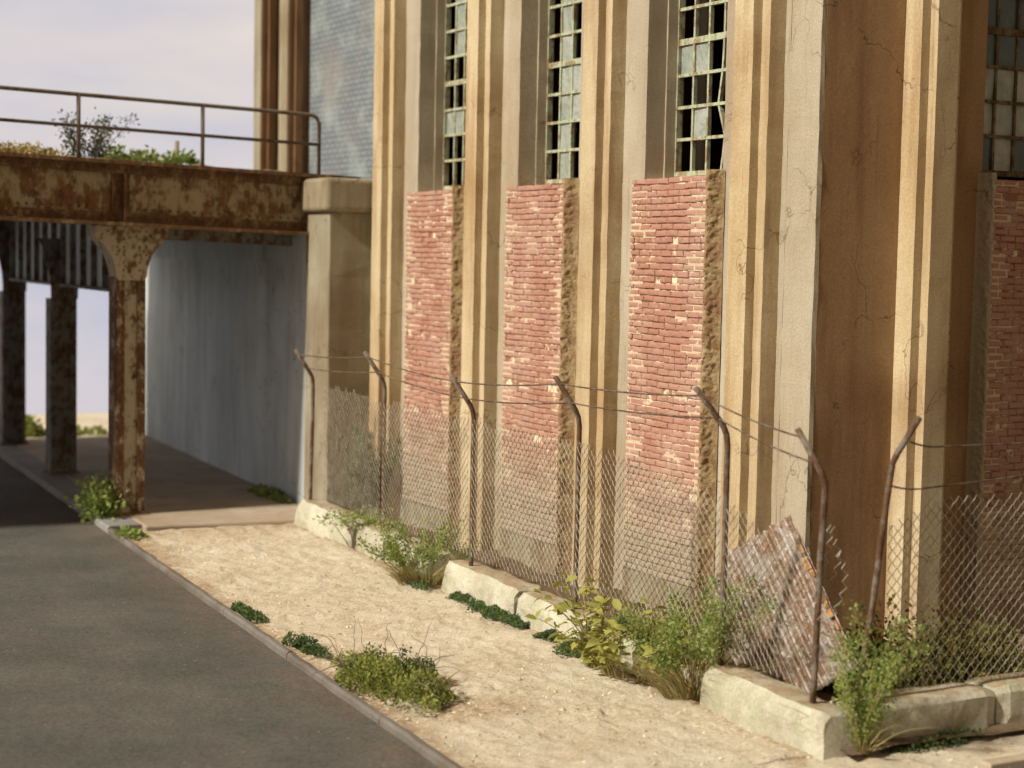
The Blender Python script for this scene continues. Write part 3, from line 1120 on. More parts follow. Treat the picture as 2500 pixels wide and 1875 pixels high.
def rivet(b, x, y, z, r=0.023, ny=-1):
    vs = [(x + r * math.cos(t), y, z + r * math.sin(t)) for t in [k * PI / 3 for k in range(6)]]
    vs += [(x + r * 0.5 * math.cos(t), y + ny * r * 0.7, z + r * 0.5 * math.sin(t)) for t in [k * PI / 3 for k in range(6)]]
    b.add(vs, [(k, (k + 1) % 6, 6 + (k + 1) % 6, 6 + k) for k in range(6)] + [(6, 7, 8, 9, 10, 11)])


b = MB()
x = -9.0
while x < XR - 0.05:
    rivet(b, x, 11.165, 4.50 + tilt(x))
    rivet(b, x + 0.05, 11.20, 4.62 + tilt(x))
    rivet(b, x, 11.12, 5.19 + tilt(x))
    x += 0.125
for xx in xs_st:
    z = 4.66
    while z < 5.1:
        rivet(b, xx - 0.12, 11.165, z + tilt(xx))
        rivet(b, xx - 0.06, 11.165, z + tilt(xx))
        rivet(b, xx + 0.06, 11.165, z + tilt(xx))
        z += 0.09
b.build('rivets', 'rust_edge', g, False, kind='stuff')
def cx0(y):
    return -3.583 + (y - 11.576) * 0.05


# deck, rear girder, inner cross girders
b = MB()
tbox(b, XL, 0.45, 11.45, 21.9, 4.97, 5.262)
for yy in (12.6, 14.1, 15.6, 17.1, 18.6, 20.1):
    tbox(b, cx0(yy) + 0.25, -0.45, yy, yy + 0.3, 4.36, 4.965)
tbox(b, cx0(12) + 0.25, -0.80, 11.80, 12.0, 4.20, 4.965)
b.build('deck', 'rust_dark', bridge)
b = MB()
tbox(b, XL, -0.4, 21.5, 21.54, 3.95, 4.97)
b.build('plate_girder', 'rust_dark', bridge)
b = MB()
vs, fs = [], []
nx, ny = 110, 40
for j in range(ny + 1):
    for i in range(nx + 1):
        x = -11.0 + 11.2 * i / nx
        y = 11.25 + 6.0 * j / ny
        z = 5.33 + tilt(x) + 0.05 * (fbm(x * 3, y * 3, 1, 4) + 0.3) * min(1, j / 2)
        vs.append((x, y, z))
for j in range(ny):
    for i in range(nx):
        w = nx + 1
        fs.append((j * w + i, j * w + i + 1, (j + 1) * w + i + 1, (j + 1) * w + i))
b.add(vs, fs)
tb = NT('deck_ballast')
M['ballast'] = tb.done(tb.mix(tb.noise(20, 6, 0.7), (0.16, 0.11, 0.06), (0.36, 0.26, 0.14)), 0.95, tb.bump(tb.noise(30, 6, 0.7), 1, 0.03))
b.build('ballast', 'ballast', bridge, True, kind='stuff')
# girder along the row of columns, with its stiffeners
def cx(y):
    return -3.583 + (y - 11.576) * 0.05


b = MB()
vs = []
for y in (11.46, 22.0):
    for (dx, z) in ((-0.02, 3.42), (0.02, 3.42), (0.02, 4.96), (-0.02, 4.96)):
        vs.append((cx(y) + dx, y, z + 0.0))
b.add(vs, [(0, 1, 5, 4), (1, 2, 6, 5), (2, 3, 7, 6), (3, 0, 4, 7), (0, 3, 2, 1), (4, 5, 6, 7)])
lg = b.build('column_girder', 'abut', bridge)
b = MB()
vs = []
for y in (11.7, 22.0):
    for (dx, z) in ((-0.13, 3.37), (0.13, 3.37), (0.13, 3.418), (-0.13, 3.418)):
        vs.append((cx(y) + dx, y, z))
b.add(vs, [(0, 1, 5, 4), (1, 2, 6, 5), (2, 3, 7, 6), (3, 0, 4, 7), (0, 3, 2, 1), (4, 5, 6, 7)])
b.build('bottom_flange', 'rust_dark', lg)
y = 12.1
while y < 21.9:
    b = MB()
    x = cx(y)
    b.box(x - 0.115, x - 0.021, y - 0.02, y + 0.02, 3.42, 4.9)
    b.build('stiffener', 'rust_dark', lg)
    y += 0.82
for (ccx, ccy) in ((-3.64, 11.50), (-3.36, 16.55), (-3.10, 21.55)):
    hw, hy = 0.215, 0.20
    near = ccy < 12
    zt = 4.362 + tilt(ccx) if near else 4.9
    zc = 3.62 if near else 3.15
    b = MB()
    # built-up box: two channels and cover plates, a little recess between
    b.box(ccx - hw, ccx + hw, ccy - hy + 0.02, ccy + hy - 0.02, 0.03, zc)
    co = b.build('column', 'rust_cap' if near else 'rust_dark', bridge)
    b = MB()
    for s in (-1, 1):
        x0 = ccx + s * hw
        b.box(min(x0, x0 - s * 0.115), max(x0, x0 - s * 0.115), ccy - hy - 0.012, ccy - hy + 0.019, 0.03, zc)
        b.box(min(x0 + s * 0.001, x0 + s * 0.014), max(x0 + s * 0.001, x0 + s * 0.014), ccy - hy + 0.02, ccy + hy - 0.02, 0.03, zc)
    b.build('corner_plate', 'rust_plate' if near else 'rust_dark', co)
    if near:
        b = MB()
        z = 0.15
        while z < zc - 0.05:
            for s in (-1, 1):
                rivet(b, ccx + s * (hw - 0.03), ccy - hy - 0.012, z, 0.017)
                rivet(b, ccx + s * (hw - 0.09), ccy - hy - 0.012, z + 0.05, 0.017)
            z += 0.10
        b.build('rivets', 'rust_edge', co, False, kind='stuff')
    b = MB()
    b.box(ccx - 0.27, ccx + 0.27, ccy - 0.26, ccy + 0.26, -0.05, 0.09)
    b.build('base_plate', 'rust_edge' if near else 'rust_dark', co)
    # flared bracket head
    prof = []
    if near:
        for k in range(13):
            t_ = k / 12
            prof.append((0.235 + 0.30 * t_ ** 2.2 + 0.012 * t_, zc - 0.04 + (zt - zc - 0.02) * (0.08 + 0.80 * t_)))
        prof = [(0.20, zc - 0.05)] + prof + [(0.548, zt - 0.001)]
    else:
        for k in range(9):
            t_ = k / 8
            prof.append((0.235 + 0.22 * t_ ** 2.2, zc + (zt - zc) * t_ * 0.6))
    m = len(prof)
    vs = []
    for yy in (ccy - hy - 0.035, ccy - hy - 0.013):
        vs += [(ccx - w, yy, z) for (w, z) in prof] + [(ccx + w, yy, z) for (w, z) in prof]
    fs = []
    for o in (0, 2 * m):
        for k in range(m - 1):
            fs.append((o + k, o + k + 1, o + m + k + 1, o + m + k))
    for k in range(m - 1):
        fs += [(k, k + 1, 2 * m + k + 1, 2 * m + k), (m + k, m + k + 1, 3 * m + k + 1, 3 * m + k)]
    fs += [(0, m, 3 * m, 2 * m), (m - 1, 2 * m - 1, 4 * m - 1, 3 * m - 1)]
    b = MB()
    b.add(vs, fs)
    if near:
        # edge strip that follows the curve back to the column
        vs2 = []
        for s in (-1, 1):
            q = len(vs2)
            for (w, z) in prof:
                vs2 += [(ccx + s * w, ccy - hy - 0.012, z), (ccx + s * w, ccy + hy, z), (ccx + s * (w - 0.02), ccy + hy, z), (ccx + s * (w - 0.02), ccy - hy - 0.012, z)]
        fs2 = []
        for s in range(2):
            for k in range(m - 1):
                o = s * m * 4 + k * 4
                for e in range(4):
                    fs2.append((o + e, o + (e + 1) % 4, o + 4 + (e + 1) % 4, o + 4 + e))
        b.add(vs2, fs2)
    cp = b.build('column_head', 'rust_cap' if near else 'rust_dark', co)
    if near:
        b = MB()
        for s in (-0.36, -0.22, -0.12, 0.12, 0.22, 0.36):
            z = 3.72
            while z < zt - 0.05:
                t_ = (z - zc) / (zt - zc)
                if abs(s) < 0.20 + 0.28 * max(0, t_) ** 2.2:
                    rivet(b, ccx + s, ccy - hy - 0.035, z, 0.019)
                z += 0.115
        b.build('rivets', 'rust_edge', cp, False, kind='stuff')
# railing
b = MB()
XE = -0.74
yr = 11.10
pts = [(x, yr, 6.225 + tilt(x)) for x in (-15, -9, -5.5, -2.6, -1.2)] + [(XE - 0.14, yr, 6.225 + tilt(XE)), (XE - 0.05, yr, 6.195 + tilt(XE)), (XE, yr, 6.10 + tilt(XE)), (XE, yr, 5.31 + tilt(XE))]
b.tube(pts, 0.030, 8)
rl = b.build('railing', 'rail', bridge, True)
b = MB()
b.tube([(-15, yr, 5.775 + tilt(-15)), (XE, yr, 5.775 + tilt(XE))], 0.026, 8)
b.build('lower_rail', 'rail', rl, True)
for x in (-2.615, -4.48, -6.35, -8.2, -10.1):
    b = MB()
    b.tube([(x, yr, 5.31 + tilt(x)), (x, yr, 6.22 + tilt(x))], 0.030, 8)
    b.build('railing_post', 'rail', rl, True)
b = MB()
b.tube([(-2.02, 14.2, 5.3), (-2.02, 14.2, 5.86)], 0.035, 8)
b.build('marker_post', 'pier', bridge, True)

# abutment
ab = thing('bridge_abutment', 'grey concrete bridge abutment with a capped end pier beside the works', 'abutment', (-0.5, 11, 0))
b = MB()
b.prism([(-0.925, 10.2), (-0.30, 10.2), (-0.13, 10.2), (-0.13, 11.12), (-0.925, 11.12)], -0.1, 4.66, 0.2, 0.008)
pr = bevel(b.build('end_pier', 'pier', ab), 0.02)
b = MB()
b.prism([(-1.03, 10.09), (-0.06, 10.09), (-0.06, 11.16), (-1.03, 11.16)], 4.655, 5.17, 0.52, 0.0)
bevel(b.build('pier_cap', 'pier', pr), 0.075, 4)


def ax_(y):
    return -0.90 + (y - 11.12) * 0.070


def slab_wall(b, o, y0, y1, z0, z1, th=0.6):
    vs = []
    n = 8
    for k in range(n + 1):
        y = y0 + (y1 - y0) * k / n
        x = ax_(y) + o
        vs += [(x, y, z0), (x, y, z1), (x + th, y, z1), (x + th, y, z0)]
    fs = [(0, 1, 2, 3), (n * 4 + 3, n * 4 + 2, n * 4 + 1, n * 4)]
    for k in range(n):
        for e in range(4):
            fs.append((k * 4 + e, k * 4 + (e + 1) % 4, k * 4 + 4 + (e + 1) % 4, k * 4 + 4 + e))
    b.add(vs, fs)


b = MB()
slab_wall(b, 0, 11.125, 22.4, -0.1, 3.86)
b.build('abutment_wall', 'abut', ab)
b = MB()
slab_wall(b, -0.045, 11.18, 22.4, 3.862, 4.33)
b.build('bearing_shelf', 'abut', ab)

# ------------------------------------------------------------------ low wall, in separate runs
def wall_block(y0, y1, off=0.0, h=0.35, seed=0, w=0.44):
    """one cracked chunk of the low wall on the road side"""
    b = MB()
    vs, fs = [], []
    n = max(3, int((y1 - y0) / 0.075))
    sec = [(0.0, -0.12), (0.0, 0.10), (0.005, h * 0.62), (0.022, h - 0.06), (0.075, h - 0.004), (0.24, h), (w - 0.05, h - 0.01), (w, h - 0.05), (w, -0.12)]
    m = len(sec)
    for k in range(n + 1):
        y = y0 + (y1 - y0) * k / n
        endf = min(k, n - k)
        for i, (dx, z) in enumerate(sec):
            q = Vector((dx * 5 + seed * 3.1, y * 1.6, z * 4))
            j = 0.036 * noise.noise(q * 0.8) + 0.020 * noise.noise(q * 3.3) + 0.010 * noise.noise(q * 7.9)
            cx_ = 0.0
            if endf == 0 and z > 0:
                cx_ = 0.03 if dx < 0.1 else (-0.02 if dx > 0.3 else 0)
            zz = z + (0.026 * noise.noise(q * 1.7 + Vector((5, 5, 5))) - 0.03 * max(0, noise.noise(Vector((y * 2.6, i * 0.3, seed))) - 0.25) * (1 if dx < 0.1 and z > 0.2 else 0) if z > 0 else 0) - (0.03 if endf == 0 and z > 0.2 else 0)
            yy = y
            if 0 < i < m - 1 and endf == 0:
                yy = y + (0.02 if k == 0 else -0.02) * (z / h if z > 0 else 0) + 0.04 * noise.noise(Vector((dx * 6, z * 8, seed)))
            vs.append((wx(y) + off + dx + j + cx_, yy, zz))
    for k in range(n):
        for i in range(m - 1):
            fs.append((k * m + i, k * m + i + 1, (k + 1) * m + i + 1, (k + 1) * m + i))
    fs.append(tuple(range(m)))
    fs.append(tuple(n * m + i for i in range(m - 1, -1, -1)))
    b.add(vs, fs)
    return b


def wall_thing(label, chunks, seed, group='runs of the broken low wall'):
    t = thing('low_wall', label, 'low wall', (wx(chunks[0][0]), chunks[0][0], 0), group)
    for i, (a, c, off, h) in enumerate(chunks):
        wall_block(a, c, off, h, seed + i).build('wall_block', 'kerbwall', t, False)
    return t


wall_thing('far run of the pale low concrete wall, ending in front of the bridge pier', [(7.62, 9.93, 0, 0.36), (6.5, 7.52, 0.02, 0.34)], 1)
wall_thing('short run of the low concrete wall half hidden by straw coloured weeds', [(5.02, 6.42, 0.01, 0.35)], 4)
wall_thing('middle run of the low concrete wall, cracked across, with dark moss at its foot', [(2.55, 4.52, 0, 0.35), (1.02, 2.52, 0.0, 0.33), (-0.02, 0.94, 0.03, 0.30)], 7)
lw = wall_thing('near run of the pale low wall turning the corner below the rusty tin sheet', [(-3.16, -1.30, 0, 0.36)], 12)
b = MB()
for (x0, x1, h, s) in ((-1.70, -0.20, 0.365, 1), (-0.18, 1.6, 0.38, 2), (1.62, 4.0, 0.37, 3)):
    bb = MB()
    vs, fs = [], []
    n = int((x1 - x0) / 0.12)
    sec = [(0, -0.12), (0, 0.12), (0.006, h - 0.05), (0.05, h - 0.002), (0.25, h), (0.44, h - 0.02), (0.46, -0.12)]
    m = len(sec)
    for k in range(n + 1):
        x = x0 + (x1 - x0) * k / n
        e = (0.04 if k in (0, n) else 0)
        for i, (dy, z) in enumerate(sec):
            q = Vector((x * 1.7, dy * 5 + s, z * 4))
            j = 0.016 * noise.noise(q) + 0.010 * noise.noise(q * 3.7)
            vs.append((x + 0.03 * noise.noise(q * 2.2) * (1 if e else 0), -3.14 + dy + j + (e if dy < 0.06 and z > 0 else 0), z + (0.012 * noise.noise(q * 1.4) - e * 0.5 if z > 0.05 else 0)))
    for k in range(n):
        for i in range(m - 1):
            fs.append((k * m + i, k * m + i + 1, (k + 1) * m + i + 1, (k + 1) * m + i))
    fs += [tuple(range(m)), tuple(n * m + i for i in range(m - 1, -1, -1))]
    bb.add(vs, fs)
    bb.build('wall_block', 'kerbwall', lw)
# rubble where the wall has broken away behind the weeds
for i, (x, y, r) in enumerate(((-1.85, -0.30, 0.19), (-1.74, -0.72, 0.16), (-1.62, -1.08, 0.15))):
    me = bpy.data.meshes.new('concrete_chunk')
    bm = bmesh.new()
    bmesh.ops.create_icosphere(bm, subdivisions=2, radius=r)
    for v in bm.verts:
        k = 1 + 0.35 * noise.noise(v.co * 5 + Vector((i * 3, 0, 0)))
        v.co = Vector((v.co.x * k * 0.9, v.co.y * k * 1.25, max(-r * 0.6, v.co.z * k * 0.8)))
    bm.to_mesh(me)
    bm.free()
    me.materials.append(M['kerbwall'])
    o = link('concrete_chunk', me)
    o.location = (x, y, r * 0.45)
    tag(o, ('largest broken concrete chunk in the wall gap, under the broad leaved plant', 'middle broken concrete chunk lying in the wall gap behind tall weeds', 'smallest broken concrete chunk in the wall gap, beside the near wall run')[i], 'concrete chunk', 'broken chunks in the wall gap')

# ------------------------------------------------------------------ fence
fence = thing('chain_link_fence', 'rusty chain link fence with cranked posts and two strands of wire on the low wall', 'fence', (wx(3), 3, 0.35))
POSTS = [(9.80, 0.20, 2.21, -0.03), (6.90, 0.20, 2.34, 0.0), (4.07, 0.20, 2.22, 0.0), (1.44, 0.20, 2.39, 0.0), (-1.37, 0.20, 2.49, 0.0), (-2.76, 0.20, 2.24, -0.04)]
tips = []
for i, (y, o, zb, ln) in enumerate(POSTS):
    x = wx(y) + o
    arm = 0.44
    tip = (x - 0.30 - (0.06 if i == 4 else 0), y + ln * 3, zb + 0.40)
    if i == 5:
        tip = (x - 0.17, y + 0.10, zb + 0.41)
    r = 0.029
    pts = [(x + 0.01 * noise.noise(Vector((i, z, 0))), y + ln * (z - 0.3), z) for z in (0.18, 0.6, 1.1, 1.6, zb - 0.12)]
    pts += [(x - 0.012, y + ln * zb, zb - 0.03), (x - 0.05, y + ln * zb, zb + 0.05), tip]
    b = MB()
    b.tube(pts, [r] * 7 + [r * 0.95], 8)
    b.build('post', 'post', fence, True)
    tips.append((Vector(pts[-2]), Vector(tip)))
# the leaning post on the side leg
p7 = [(-1.60, -2.95, 0.2), (-1.575, -2.95, 0.66), (-1.48, -2.95, 1.2), (-1.40, -2.95, 1.85), (-1.325, -2.95, 2.36), (-1.30, -2.98, 2.45), (-1.20, -3.12, 2.76)]
b = MB()
b.tube(p7, 0.027, 8)
b.build('post', 'post', fence, True)
p8 = [(2.1, -2.95, 0.2), (2.12, -2.95, 2.35), (2.14, -2.98, 2.43), (2.18, -3.2, 2.72)]
b = MB()
b.tube(p8, 0.031, 8)
b.build('post', 'post', fence, True)


def wire(name, knots, r, sag=0.03, n=10):
    b = MB()
    pts = []
    for a, c in zip(knots, knots[1:]):
        for k in range(n):
            t_ = k / n
            p = a.lerp(c, t_)
            p.z -= sag * 4 * t_ * (1 - t_)
            pts.append(p)
    pts.append(knots[-1])
    b.tube(pts, r, 4)
    return b.build(name, 'post', fence, True)


wire('wire', [a.lerp(t_, 0.80) for a, t_ in tips], 0.0085)
wire('wire', [a.lerp(t_, 0.22) for a, t_ in tips], 0.0085)
wire('wire', [Vector((-1.26, -3.06, 2.56)), Vector((-0.9, -3.06, 2.50)), Vector((2.16, -3.15, 2.56))], 0.008, 0.02)
wire('wire', [Vector((-1.36, -2.96, 2.18)), Vector((-0.95, -2.97, 2.14)), Vector((2.13, -3.0, 2.36))], 0.008, 0.02)


def mesh_bay(fn, u0, u1, p, zf0, zf1, r, seed):
    """interlocked zigzag wires; fn(u, z) gives the point"""
    b = MB()
    rr = random.Random(seed)
    n = int((u1 - u0) / p)
    for k in range(n):
        pts = []
        uk = u0 + k * p
        z0, z1 = zf0(uk), zf1(uk)
        j = 0
        z = z0
        while z < z1 + rr.uniform(-0.4, 0.6) * p:
            pts.append(fn(uk + p * ((j + k) % 2), z, k, j))
            j += 1
            z = z0 + j * p * 1.02
        if len(pts) > 2:
            b.tube(pts, r, 3, False)
    return b


def fn_left(u, z, k, j):
    y = u
    o = 0.165 + 0.02 * noise.noise(Vector((y * 0.9, z * 0.7, 3))) + (0.006 if (j + k) % 2 else -0.006)
    return (wx(y) + o, y, z)


def top_left(y):
    return 2.12 + 0.06 * noise.noise(Vector((y * 0.8, 0, 5))) - (0.20 * min(1, max(0, (1.2 - y) / 2.5))) - (0.25 * max(0, min(1, (-1.4 - y) / 1.0)))


for (a, c) in ((6.92, 9.15), (4.10, 6.88), (1.47, 4.05), (-1.34, 1.42), (-2.72, -1.40)):
    mesh_bay(fn_left, a, c, 0.050, lambda y: 0.47 + 0.03 * noise.noise(Vector((y, 2, 2))), top_left, 0.0039, int(a * 10)).build('wire_mesh', 'meshwire', fence)


def fn_right(u, z, k, j):
    return (u, -2.93 + 0.02 * noise.noise(Vector((u * 0.9, z * 0.7, 9))) + (0.006 if (j + k) % 2 else -0.006), z)


mesh_bay(fn_right, -1.32, 2.1, 0.052, lambda x: 0.40, lambda x: 2.06 - 0.25 * max(0, (-0.85 - x) / 0.5), 0.0043, 77).build('wire_mesh', 'meshwire', fence)
# torn strand of mesh hanging at the corner
b = MB()
for q in range(3):
    pts = []
    for j in range(26):
        z = 0.55 + j * 0.052
        pts.append((-1.90 + q * 0.05 + 0.08 * math.sin(j * 0.35 + q) + (0.03 if j % 2 else -0.03), -2.80 - q * 0.03 + 0.05 * noise.noise(Vector((z * 2, q, 0))), z))
    b.tube(pts, 0.005, 3, False)
b.build('torn_mesh', 'meshwire', fence)

# ------------------------------------------------------------------ corrugated tin sheet
A = Vector((-1.487, -0.429, 1.04))          # upper far corner of the whole sheet, before it tore
ex = Vector((0.526, -0.722, 0.622))        # along the top edge, to the upper near corner
ev = Vector((0.043, -1.01, -1.239))        # down the ridges
b = MB()
nu, nv = 126, 40
nn = ex.cross(ev).normalized()
if nn.x > 0:
    nn = -nn
vs, fs, crest = [], [], []
for i in range(nu + 1):
    for j in range(nv + 1):
        u, v = i / nu * 1.0, j / nv
        p = A + ex * u + ev * v
        w = 0.019 * math.cos(u * 2 * PI * 14)
        crest.append(0.5 + 0.5 * math.cos(u * 2 * PI * 14))
        p = p + nn * (w + 0.035 * noise.noise(Vector((u * 2, v * 2, 1))))
        if i in (0, nu):
            p = p + ex.normalized() * 0.02 * noise.noise(Vector((v * 9, i, 4)))
        if j == 0:
            p = p + ev.normalized() * 0.02 * noise.noise(Vector((u * 12, 3, 4)))
        vs.append(p)
w = nv + 1
for i in range(nu):
    for j in range(nv):
        u, v = (i + 0.5) / nu, (j + 0.5) / nv
        if u / 0.32 + v / 0.15 < 1 + 0.18 * noise.noise(Vector((u * 14, v * 14, 2))):
            continue                       # torn corner
        if noise.noise(Vector((u * 9, v * 11, 8))) > 0.66:
            continue                       # rust holes
        fs.append((i * w + j, (i + 1) * w + j, (i + 1) * w + j + 1, i * w + j + 1))
b.add(vs, fs)
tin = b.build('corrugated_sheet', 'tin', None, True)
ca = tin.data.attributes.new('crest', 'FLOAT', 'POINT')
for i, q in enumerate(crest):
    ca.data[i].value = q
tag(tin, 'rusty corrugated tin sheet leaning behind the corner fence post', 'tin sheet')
sm = tin.modifiers.new('thickness', 'SOLIDIFY')
sm.thickness = 0.006
b = MB()
for k in range(9):
    v0 = 0.20 + k * 0.085
    p = A + ex * 0.99 + ev * v0 + nn * 0.035
    q = A + ex * 0.99 + ev * (v0 + 0.06 + 0.02 * math.sin(k * 2)) + nn * 0.035
    s = ex.normalized() * (-0.045 - 0.02 * math.sin(k * 1.7))
    b.add([p, q, q + s * 0.8, p + s], [(0, 1, 2, 3)])
    b.add([p + nn * 0.012, q + nn * 0.012, q + s * 0.8 + nn * 0.012, p + s + nn * 0.012], [(0, 1, 2, 3)])
b.build('rust_flakes', 'rust_orange', tin)

# ------------------------------------------------------------------ plants
def leaf_quad(b, p, d, n, L, w):
    d = d.normalized()
    s = d.cross(n)
    if s.length < 1e-4:
        s = Vector((1, 0, 0))
    s.normalize()
    b.add([p, p + d * L * 0.45 + s * w, p + d * L, p + d * L * 0.45 - s * w], [(0, 1, 2, 3)])


def rdir(r, up_=0.3):
    a = r.uniform(0, 2 * PI)
    z = r.uniform(-0.4, 1.0) + up_
    return Vector((math.cos(a), math.sin(a), z)).normalized()


def clump(name, label, cat, loc, rad, n, leaf, mat, seed, group=None, twigs=0, parts='foliage', lobes=7):
    """low cushion: uneven lobes of small leaves"""
    r = random.Random(seed)
    t = thing(name, label, cat, loc, group)
    b = MB()
    L0 = Vector(loc)
    lob = []
    for _ in range(lobes):
        a, q = r.uniform(0, 2 * PI), r.random() ** 0.5
        lob.append((Vector((rad[0] * 0.75 * q * math.cos(a), rad[1] * 0.75 * q * math.sin(a), 0)), r.uniform(0.28, 0.5), r.uniform(0.45, 1.0)))
    for _ in range(n):
        c, k, hk = r.choice(lob)
        a, q, h = r.uniform(0, 2 * PI), r.random() ** 0.45, r.random()
        p = Vector((c.x + rad[0] * k * q * math.cos(a), c.y + rad[1] * k * q * math.sin(a), rad[2] * hk * h * (1.05 - q * q)))
        d = Vector((math.cos(a) * q, math.sin(a) * q, r.uniform(0.1, 1.2))) + Vector((r.uniform(-0.6, 0.6), r.uniform(-0.6, 0.6), 0))
        s = leaf * r.uniform(0.6, 1.3)
        leaf_quad(b, L0 + p, d, rdir(r), s, s * r.uniform(0.22, 0.42))
    b.build(parts, mat, t)
    if twigs:
        b = MB()
        for _ in range(twigs):
            a = r.uniform(0, 2 * PI)
            p = L0 + Vector((rad[0] * 0.6 * math.cos(a), rad[1] * 0.6 * math.sin(a), rad[2] * 0.3))
            pts = [p]
            d = Vector((math.cos(a), math.sin(a), 0.8))
            for k in range(9):
                d = d + Vector((r.uniform(-0.5, 0.5), r.uniform(-0.5, 0.5), r.uniform(-0.45, 0.25)))
                d.normalize()
                p = p + d * 0.06
                p.z = max(p.z, 0.02)
                pts.append(p.copy())
            b.tube(pts, [0.006 - 0.0004 * k for k in range(10)], 3, False)
        b.build('twigs', 'twig', t)
    return t


def weed(name, label, loc, h, spread, nst, tuft, leaf, mat, seed, group=None, lean=(0, 0), start=0.45, stem='stem', blades=0, blade_mat='straw', cat='weed', dens=1.0):
    """upright stems carrying tufts of tiny leaves"""
    r = random.Random(seed)
    t = thing(name, label, cat, loc, group)
    bs, bl = MB(), MB()
    L0 = Vector(loc)
    for _ in range(nst):
        a = r.uniform(0, 2 * PI)
        k = r.uniform(0.2, 1.0)
        p = L0 + Vector((spread * 0.35 * k * math.cos(a), spread * 0.35 * k * math.sin(a), -0.02))
        d = Vector((math.cos(a) * spread * k / h + lean[0], math.sin(a) * spread * k / h + lean[1], 1.0)).normalized()
        hh = h * r.uniform(0.55, 1.05)
        n = 9
        pts = [p.copy()]
        for i in range(n):
            d = (d + Vector((r.uniform(-0.16, 0.16), r.uniform(-0.16, 0.16), r.uniform(-0.06, 0.02)))).normalized()
            p = p + d * hh / n
            pts.append(p.copy())
            if (i + 1) / n > start:
                if r.random() < 0.12:
                    continue
                sp = r.uniform(0.7, 1.7)
                for _ in range(int(tuft * dens * r.uniform(0.6, 2.2))):
                    o = Vector((r.gauss(0, 1), r.gauss(0, 1), r.gauss(0, 0.8))) * (leaf * sp)
                    s = leaf * r.uniform(0.5, 1.3)
                    leaf_quad(bl, p + o, o + d * leaf * r.uniform(0, 2), rdir(r), s, s * r.uniform(0.25, 0.45))
        bs.tube(pts, [0.0075 * (1 - 0.07 * i) for i in range(n + 1)], 4, False)
    for _ in range(blades):
        a = r.uniform(0, 2 * PI)
        p = L0 + Vector((spread * 0.5 * r.random() * math.cos(a), spread * 0.5 * r.random() * math.sin(a), -0.02))
        hh = h * r.uniform(0.3, 0.9)
        d = Vector((math.cos(a) * 0.55, math.sin(a) * 0.55, 1.0)).normalized()
        s = d.cross(Vector((r.uniform(-1, 1), r.uniform(-1, 1), 0.1))).normalized() * 0.007
        v = []
        for i in range(5):
            d = (d + Vector((math.cos(a) * 0.14, math.sin(a) * 0.14, -0.14))).normalized()
            ww = 1 - i / 5
            v += [p - s * ww, p + s * ww]
            p = p + d * hh / 5
        v.append(p)
        grass.setdefault(id(t), (t, MB(), blade_mat))[1].add(v, [(0, 1, 3, 2), (2, 3, 5, 4), (4, 5, 7, 6), (6, 7, 9, 8), (8, 9, 10)])
    bs.build('stems', stem, t)
    if bl.f:
        bl.build('foliage', mat, t)
    return t


grass = {}
G1 = 'small clumps growing along the kerb'
clump('moss_bush', 'low yellow green bush with wiry brown twigs, spreading on the sandy sidewalk by the kerb', 'bush', (-4.38, 0.45, 0.0), (0.44, 0.98, 0.34), 11000, 0.036, 'bush', 1, twigs=26, lobes=16)
clump('dark_moss', 'dark grey green tuft nested at the back of the yellow green sidewalk bush', 'bush', (-4.04, 0.50, 0.06), (0.17, 0.26, 0.30), 1500, 0.030, 'moss', 2)
clump('kerb_clump', 'small dark green clump on the kerb edge, farther of the two mid pavement ones', 'weed', (-4.44, 3.98, 0.0), (0.13, 0.52, 0.12), 1600, 0.036, 'moss', 3, G1)
clump('kerb_clump', 'small dark green clump on the kerb edge next to the big yellow green bush', 'weed', (-4.50, 2.15, 0.0), (0.17, 0.45, 0.14), 1700, 0.036, 'moss', 4, G1)
clump('kerb_clump', 'bright green tuft at the step of the pavement slab in front of the rusty column', 'weed', (-4.12, 9.75, 0.0), (0.18, 0.40, 0.13), 420, 0.07, 'weed', 5, G1)
G2 = 'moss strips along the foot of the low wall'
for (y0, y1, lab, sd) in ((2.10, 3.95, 'dark green moss strip at the foot of the middle wall run', 6), (0.30, 1.75, 'thin dark moss strip running from the broken wall end to the broad leaved plant', 7)):
    r = random.Random(sd)
    b = MB()
    t = thing('moss_strip', lab, 'moss', (wx((y0 + y1) / 2) - 0.08, (y0 + y1) / 2, 0), G2)
    for _ in range(8000):
        y = r.uniform(y0, y1)
        hgt = max(0.02, 0.075 + 0.10 * noise.noise(Vector((y * 4.3, sd, 0))))
        if noise.noise(Vector((y * 2.7, sd, 4))) < r.uniform(-0.45, 0.25):
            continue
        x = wx(y) - 0.01 - max(0.04, 0.16 + 0.20 * noise.noise(Vector((y * 3.7, sd, 8)))) * r.random() ** 1.3 * r.choice((0.8, 1.0, 1.35)) * (0.5 + 0.5 * math.sin(PI * (y - y0) / (y1 - y0)))
        s = r.uniform(0.014, 0.034)
        hgt *= max(0.25, 1 - (wx(y) - x) / 0.30)
        leaf_quad(b, Vector((x, y, hgt * r.random() * 1.1)), rdir(r, 0.4), rdir(r), s, s * 0.38)
    b.build('foliage', 'moss', t)
weed('column_weed', 'leafy green weed growing at the foot of the rusty riveted column', (-4.02, 11.32, 0.04), 0.58, 0.26, 11, 10, 0.080, 'weed', 10, start=0.08)
clump('abutment_grass', 'low green grass along the foot of the grey abutment wall', 'grass tuft', (-0.98, 12.4, 0.05), (0.14, 1.2, 0.12), 700, 0.09, 'weed', 11)
weed('woody_weed', 'brown woody weed with two green sprigs, hanging over the far wall run', (-1.55, 7.55, 0.02), 0.62, 0.45, 8, 34, 0.042, 'weed', 12, lean=(0.1, 0.05), start=0.7, stem='twig')
